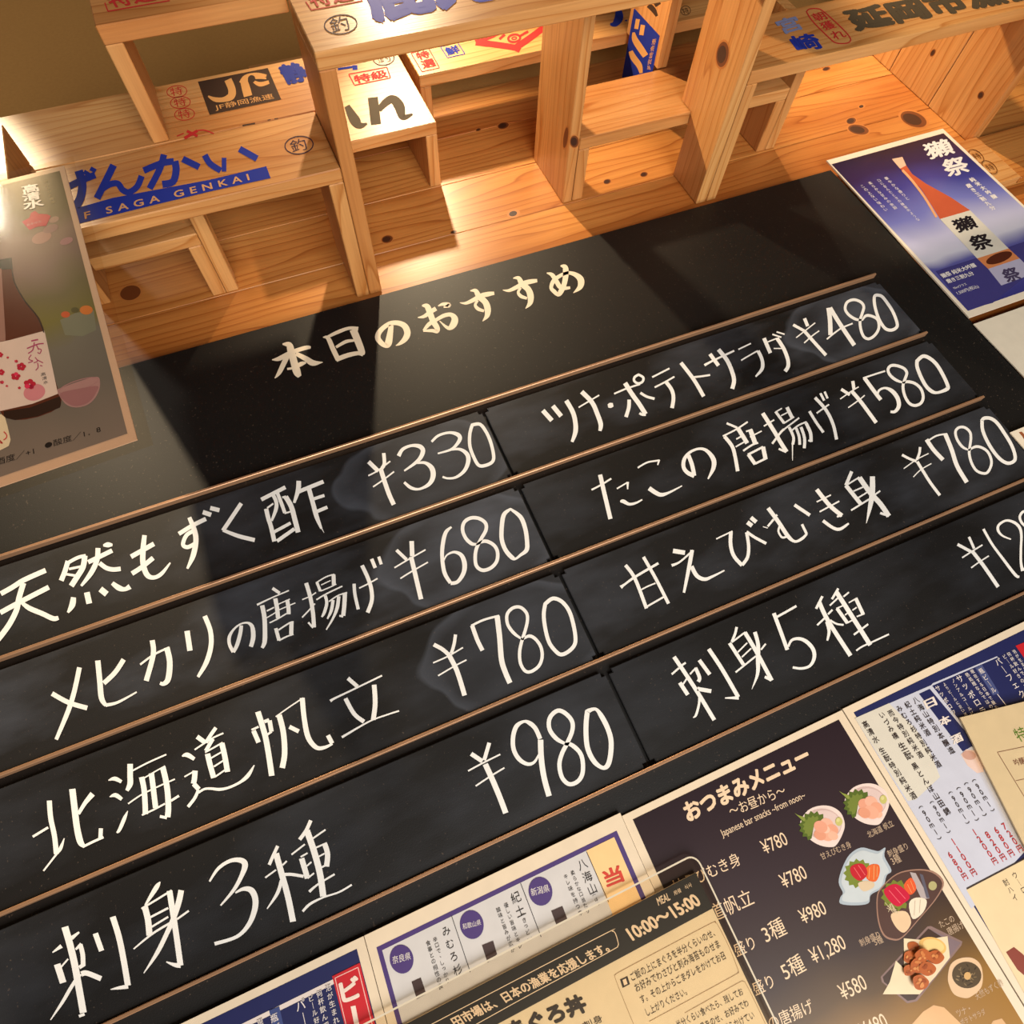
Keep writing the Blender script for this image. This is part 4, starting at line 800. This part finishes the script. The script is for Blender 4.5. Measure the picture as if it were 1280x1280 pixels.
for c, p, s_ in ((s4, (441, 704), '奈良県'), (s4, (1065, 397), '和歌山県'), (s6, (440, 548), '新潟県')):
    r = 108*(c[2]/7.111); ellipse(mb, u2, c, p, r*0.98, r*1.19, PU, -8); text(mb, u2.up(0.0006), c, s_, (p[0]-r*0.72, p[1]+r*0.42), (p[0]+r*0.78, p[1]+r*0.02), P(226, 216, 206), k=1.15)
for c, p in ((s4, [(530, 905), (612, 868), (660, 1010), (575, 1060)]), (s4, [(1155, 580), (1255, 540), (1290, 660), (1205, 735)]), (s6, [(518, 690), (600, 655), (640, 760), (558, 800)])): polyg(mb, u2, c, p, P(66, 46, 42))
for c, s_, a, b, z_ in ((s4, 'みむろ杉', (838, 455), (938, 800), 84), (s4, '辛口で、しっかり', (740, 530), (850, 895), 46), (s4, '食事との相性の良', (678, 562), (788, 945), 46), (s6, '紀土', (260, 592), (292, 690), 76), (s6, '(きっど)', (310, 715), (362, 890), 40), (s6, '優しい旨味とキレ', (190, 650), (292, 945), 34), (s6, '酸味と旨みが広が', (135, 682), (238, 972), 34), (s6, '八海山', (745, 355), (816, 530), 76), (s6, '(はっ', (830, 575), (862, 640), 40), (s6, '柔らかな口当たり', (675, 415), (782, 690), 34), (s6, 'キレ味を持つ辛', (625, 440), (730, 706), 34)): vtext(mb, u2, c, s_, a, b, dk, z_)
text(mb, u2, s6, '当', (930, 520), (1050, 470), P(206, 60, 40), ptop=(888, 405), bold=0.03)
mb.build('printed_list', SM, 'purple frame, dots and vertical lettering')

# --- navy beer list, bottom left
h = 0.007; BM = empty('menu_sheet', W(-0.4, -0.35, h), "navy list with a red box, cut off at the bottom left edge", 'menu sheet')
mb = MB(); sheet(mb, rect(-0.592, -0.2085, -0.0735, -0.34, h), FN, CREAM, 0.003); mb.build('paper_sheet', BM)
NV = P(30, 34, 82); mb = MB()
mb.poly(rect(-0.58, -0.2205, -0.0835, -0.33, h+0.0002)[::-1], NV); mb.poly(rect(-0.57, -0.2355, -0.103, -0.32, h+0.0004)[::-1], P(226, 210, 200)); mb.poly(rect(-0.565, -0.2375, -0.1085, -0.315, h+0.0006)[::-1], NV)
u = front(h+0.0008); k_ = (200, 1100, 3.556); w_ = P(226, 214, 208)
polyg(mb, u, k_, [(765, 428), (888, 368), (968, 690), (845, 740)], P(196, 30, 40)); strokes(mb, u.up(0.0005), k_, '4:778,436 880,388|4:880,388 955,690|4:778,436 845,720', P(240, 180, 170))
text(mb, u.up(0.0005), k_, 'ビ', (815, 545), (895, 515), P(240, 216, 200), ptop=(795, 455), bold=0.04); strokes(mb, u.up(0.0005), k_, '22:858,560 878,660', P(240, 216, 200))
for s_, a, b, z_ in (('泡が生まれる', (748, 478), (792, 660), 30), ('何杯飲んでも', (708, 505), (748, 680), 30), ('ビール好きの', (672, 525), (712, 690), 28), ('パーフェ', (625, 555), (672, 740), 50), ('瓶ビール', (508, 612), (545, 740), 40), ('現在する', (445, 632), (478, 740), 30), ('熱処理な', (412, 655), (445, 740), 30)): vtext(mb, u.up(0.0005), k_, s_, a, b, w_, z_, 0.01)
polyg(mb, u, k_, [(485, 580), (530, 562), (575, 760), (530, 780)], P(62, 74, 124))
mb.build('printed_list', BM, 'navy panel, red box and white lettering')

# --- sake price list, right
h = 0.004; PM = empty('menu_sheet', W(0.75, -0.62, h), "pale lavender price list with red prices and navy panels, lower right", 'menu sheet')
mb = MB(); sheet(mb, rect(0.561, 0.946, -0.0775, -0.622, h), FN, CREAM, 0.003); mb.build('paper_sheet', PM)
mb = MB(); f_ = (1040, 780, 5.333); g_ = (1140, 780, 9.143); i_ = (1040, 1000, 4.571); u = front(h+0.0002)
mb.poly(rect(0.574, 0.94, -0.0885, -0.45, h+0.0002)[::-1], NV)
u2 = front(h+0.0004); lv = P(196, 196, 208)
polyg(mb, u2, f_, [(153, 628), (660, 408), (672, 395), (1100, 215), (1300, 500), (1300, 900), (1300, 1500), (930, 1900), (640, 1420)], lv)
polyg(mb, u2.up(0.0004), f_, [(153, 628), (380, 528), (560, 700), (660, 860), (720, 1020), (560, 1170), (505, 1180)], P(212, 204, 188))
polyg(mb, u2.up(0.0005), (0, 0, 1), [(1208, 1112), (1300, 1062), (1400, 1200), (1330, 1330)], P(226, 200, 156))
polyg(mb, u2.up(0.0004), f_, [(580, 465), (652, 432), (960, 800), (872, 850)], NV)
polyg(mb, u2.up(0.0004), f_, [(668, 412), (1330, 125), (1500, 400), (1320, 900), (975, 800)], NV)
u3 = u2.up(0.0012); dk = P(52, 36, 32)
for p in ((655, 525), (752, 642), (832, 762)):
    ch = '日本酒'[((655, 525), (752, 642), (832, 762)).index(p)]; text(mb, u3, f_, ch, (p[0]-20, p[1]+42), (p[0]+46, p[1]+12), P(230, 216, 204), ptop=(p[0]-46, p[1]-10), bold=0.035)
F0 = (0, 0, 1)
for s_, a, b in (('八海山特別本醸造', (1145, 875.6), (1189, 938)), ('紀土純米酒', (1134.7, 881), (1159, 916)), ('みむろ杉特別純米酒', (1124.4, 886), (1172.5, 955.5)), ('而今特別純米酒', (1114, 891.6), (1150, 943.5)), ('いづみ橋', (1102.8, 894), (1119, 920)), ('生酛', (1128, 932.8), (1135.6, 944)), ('黒とんぼ山田錦', (1144, 958), (1183.4, 1014.4)), ('高清水', (1082, 905.6), (1094.4, 924.4)), ('生酛特別純米酒', (1102.8, 938.4), (1141.4, 994.7))): vtext(mb, u3, F0, s_, a, b, dk, 11, 0.01)
for a, b in (((1217.5, 975.7), (1241, 1012.8)), ((1207.7, 979.6), (1231, 1018.7)), ((1198, 985.5), (1221.4, 1024.5)), ((1188, 991), (1209.7, 1028.4)), ((1164.8, 1003), (1186, 1040)), ((1151, 1009), (1174.5, 1048))): vtext(mb, u3, F0, '(90ml)', a, b, dk, 11, 0.01)
rd = P(186, 44, 44)
for s_, a, b in (('720円', (1255.5, 1033), (1275, 1061)), ('680円', (1245.6, 1038), (1264, 1066.7)), ('820円', (1234.7, 1043.8), (1254, 1072)), ('1200円', (1218.3, 1040.5), (1243.5, 1076.6)), ('1100円', (1192, 1052.5), (1217, 1090.8)), ('680円', (1187.7, 1069), (1206, 1096))): vtext(mb, u3, F0, s_, a, b, rd, 11, 0.014)
strokes(mb, u3, F0, '2:1208.5,1111 1300,1063', dk)
vtext(mb, u3, F0, '酎ハイ', (1257.7, 1103), (1268.6, 1122), dk, 11); vtext(mb, u3, F0, 'ウーロン', (1268.6, 1094), (1285, 1122), dk, 11)
for s_, a, b, z_ in (('サッポロラ', (545, 625), (812, 992), 78), ('サッポロフー', (295, 735), (520, 1085), 62), ('ノンアルコールビ', (470, 650), (690, 1020), 40), ('よりビールに近い味', (372, 690), (612, 1032), 36), ('熱処理ならではの', (632, 580), (900, 942), 40), ('現在する日本で最も', (690, 545), (965, 950), 40), ('瓶ビール', (792, 535), (930, 755), 50), ('パーフェク', (985, 430), (1252, 800), 66), ('ビール好きの方', (1058, 372), (1300, 705), 38), ('何杯飲んでも', (1108, 345), (1300, 620), 38), ('泡が生まれる', (1168, 315), (1330, 560), 38)): vtext(mb, u3, g_, s_, a, b, w_, z_, 0.01)
polyg(mb, u2.up(0.0008), g_, [(722, 500), (800, 465), (998, 790), (925, 815)], P(70, 78, 122)); strokes(mb, u3, g_, '8:975,800 1080,935', w_)
polyg(mb, u2.up(0.0008), g_, [(1183, 250), (1330, 190), (1420, 420), (1290, 400)], P(196, 30, 40))
polyg(mb, u2.up(0.0008), f_, [(858, 870), (895, 835), (955, 842), (1005, 930), (1012, 985), (968, 995), (905, 945)], P(222, 192, 178)); ellipse(mb, u3, f_, (915, 875), 46, 30, P(196, 150, 132), 10)
polyg(mb, u3, i_, [(995, 870), (1040, 840), (1090, 880), (1200, 1000), (1120, 1020), (1060, 970)], P(130, 50, 30)); polyg(mb, u3, i_, [(1065, 800), (1200, 760), (1200, 880), (1090, 870)], P(222, 176, 84)) if False else None
mb.build('printed_list', PM, 'printed panels, vertical drink names and prices')

# --- cream laminated sheet lying over the price list
pl = front(0.009); A = pl.hit(1200, 897); B = pl.hit(1290, 874.5); U = (B-A); U.y = 0; U.normalize(); Dn = Vector((U.z, 0, -U.x))
q = [A, A+U*(S*0.38), A+U*(S*0.38)+Dn*(S*0.27), A+Dn*(S*0.27)]
CS = empty('menu_sheet', q[3], "cream laminated sheet overlapping the lavender price list at the right edge", 'menu sheet')
mb = MB(); sheet(mb, q, FN, flat((228, 214, 188), 0.4, 'cream_card'), 0.003); mb.build('paper_sheet', CS)
ql = [q[0]-U*(S*.008)-Dn*(S*.008), q[1]-Dn*(S*.008), q[2]+Dn*(S*.008), q[3]-U*(S*.008)+Dn*(S*.008)]
mb = MB(); mb.poly([p+FN*(S*0.0006) for p in ql][::-1], CLEAR); mb.build('laminate_film', CS, 'clear laminate margin')
mb = MB(); u = pl.up(0.0012); text(mb, u, f_, '特選', (1250, 790), (1400, 740), P(96, 140, 50), k=1.0); strokes(mb, u, f_, '3:1103,855 1300,814|3:1103,855 1300,1180|3:1225,1045 1320,1025', P(120, 50, 40)); text(mb, u, f_, '吟醸酒', (1226, 948), (1330, 922), P(120, 60, 50), k=1.1)
mb.build('lettering', CS, 'green heading and thin brown table lines')

# --- bowl menu in a clear acrylic sleeve, in front
pl = front(0.0104); A = pl.hit(868, 1067); B = pl.hit(474, 1270); U = (A-B); U.y = 0; U.normalize(); Dn = Vector((U.z, 0, -U.x))
TM = empty('menu_sheet', A+Dn*(S*0.3), "beige menu with black top band in a clear acrylic sleeve, bottom edge", 'menu sheet')
wq, hq = S*0.66, S*0.30
PA = A - U*(S*0.010) + Dn*(S*0.021)
q = [PA-U*wq, PA, PA+Dn*hq, PA-U*wq+Dn*hq]
mb = MB(); sheet(mb, q, FN, flat((230, 210, 176), 0.4, 'beige_card'), 0.003); mb.build('paper_sheet', TM)
# sleeve: clear slab with rounded corner and polished edges
mb = MB(); r = S*0.014; n = 6
R0 = [A-U*(wq+S*.02)]
arc = [A-U*r+Dn*r + (U*math.sin(t)-Dn*math.cos(t))*r for t in [math.pi/2*i/n for i in range(n+1)]]
out = [A-U*(wq+S*.02)] + arc + [A+Dn*(hq+S*.02), A-U*(wq+S*.02)+Dn*(hq+S*.02)]
fr_ = [p+FN*(S*0.004) for p in out]
mb.poly(fr_[::-1], ACRYL); mb.build('acrylic_sleeve', TM, 'clear acrylic sleeve')
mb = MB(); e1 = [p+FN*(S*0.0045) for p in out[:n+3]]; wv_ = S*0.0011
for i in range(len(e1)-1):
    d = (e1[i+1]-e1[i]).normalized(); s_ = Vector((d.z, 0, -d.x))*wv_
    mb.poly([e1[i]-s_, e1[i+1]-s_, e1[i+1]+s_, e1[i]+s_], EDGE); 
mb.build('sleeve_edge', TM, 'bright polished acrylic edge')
mb = MB(); u = pl.up(0.0008); c5 = (760, 1060, 5.818); c4 = (540, 1060, 4.923)
bA = u.hit(760+818/5.818, 1060+408/5.818); band = (bA-PA).dot(Dn)
Q = [p+FN*(S*0.0002) for p in (PA-U*wq, PA, PA+Dn*band, PA-U*wq+Dn*band)]
mb.poly(Q[::-1], P(20, 16, 16)); mb.build('black_band', TM, 'black printed top band')
mb = MB(); u = pl.up(0.0016); lt = P(240, 214, 184); dk = P(40, 26, 20); th = P(150, 112, 74)
text(mb, u, c5, '10:00～15:00', (182, 672), (680, 408), lt, ptop=(128, 592), bold=0.035)
text(mb, u, c5, 'MEAL', (368, 418), (455, 375), lt, ptop=(350, 366), bold=0.02); text(mb, u, c5, '用餐', (486, 346), (538, 320), lt); text(mb, u, c5, '식사', (566, 305), (614, 280), lt)
strokes(mb, u, c4, '5:-60,1115 540,800 1080,520 1108,512 1128,525 1146,585 1142,604 1120,622 900,742 560,925 200,1125', lt)
text(mb, u, c4, '田市場は、日本の漁業を応援します。', (150, 1106), (1098, 632), lt, ptop=(110, 1048), bold=0.03)
text(mb, u, c4, 'まぐろ丼', (500, 1185), (962, 1000), dk, ptop=(452, 1080), bold=0.05)
text(mb, u, c4, '刺身', (940, 1122), (1056, 1066), dk, ptop=(920, 1078))
strokes(mb, u, c5, '3:190,1290 120,1120 52,945 58,920 90,898 420,722 750,548 780,545 800,562 880,720 946,885 944,905 920,925 600,1100 300,1262', th); strokes(mb, u, c5, '3:560,1200 720,1110 950,980 985,972 1005,990 1080,1140 1150,1290', th)
for s_, a, b in (('ご飯の上にまぐろを半分くらいのせ、', (178, 972), (785, 640)), ('お好みでわさびと刻み海苔ものせま', (210, 1052), (822, 722)), ('す。その上からごまダレをかけてお召', (248, 1135), (862, 805)), ('し上がりください。', (288, 1225), (580, 1066)), ('半分くらい食べたら、残してお', (510, 1318), (990, 1066)), ('茶漬けの具をのせ、お好みでわ', (545, 1412), (1030, 1150)), ('さびを溶かしながらかけてい', (600, 1480), (1072, 1240))): text(mb, u, c5, s_, a, b, dk, k=1.3)
polyg(mb, u, c5, [(88, 958), (142, 932), (160, 990), (106, 1018)], dk); text(mb, u.up(0.0006), c5, '1', (118, 1000), (142, 988), lt, ptop=(106, 960))
mb.build('lettering', TM, 'printed lettering and thin frames')
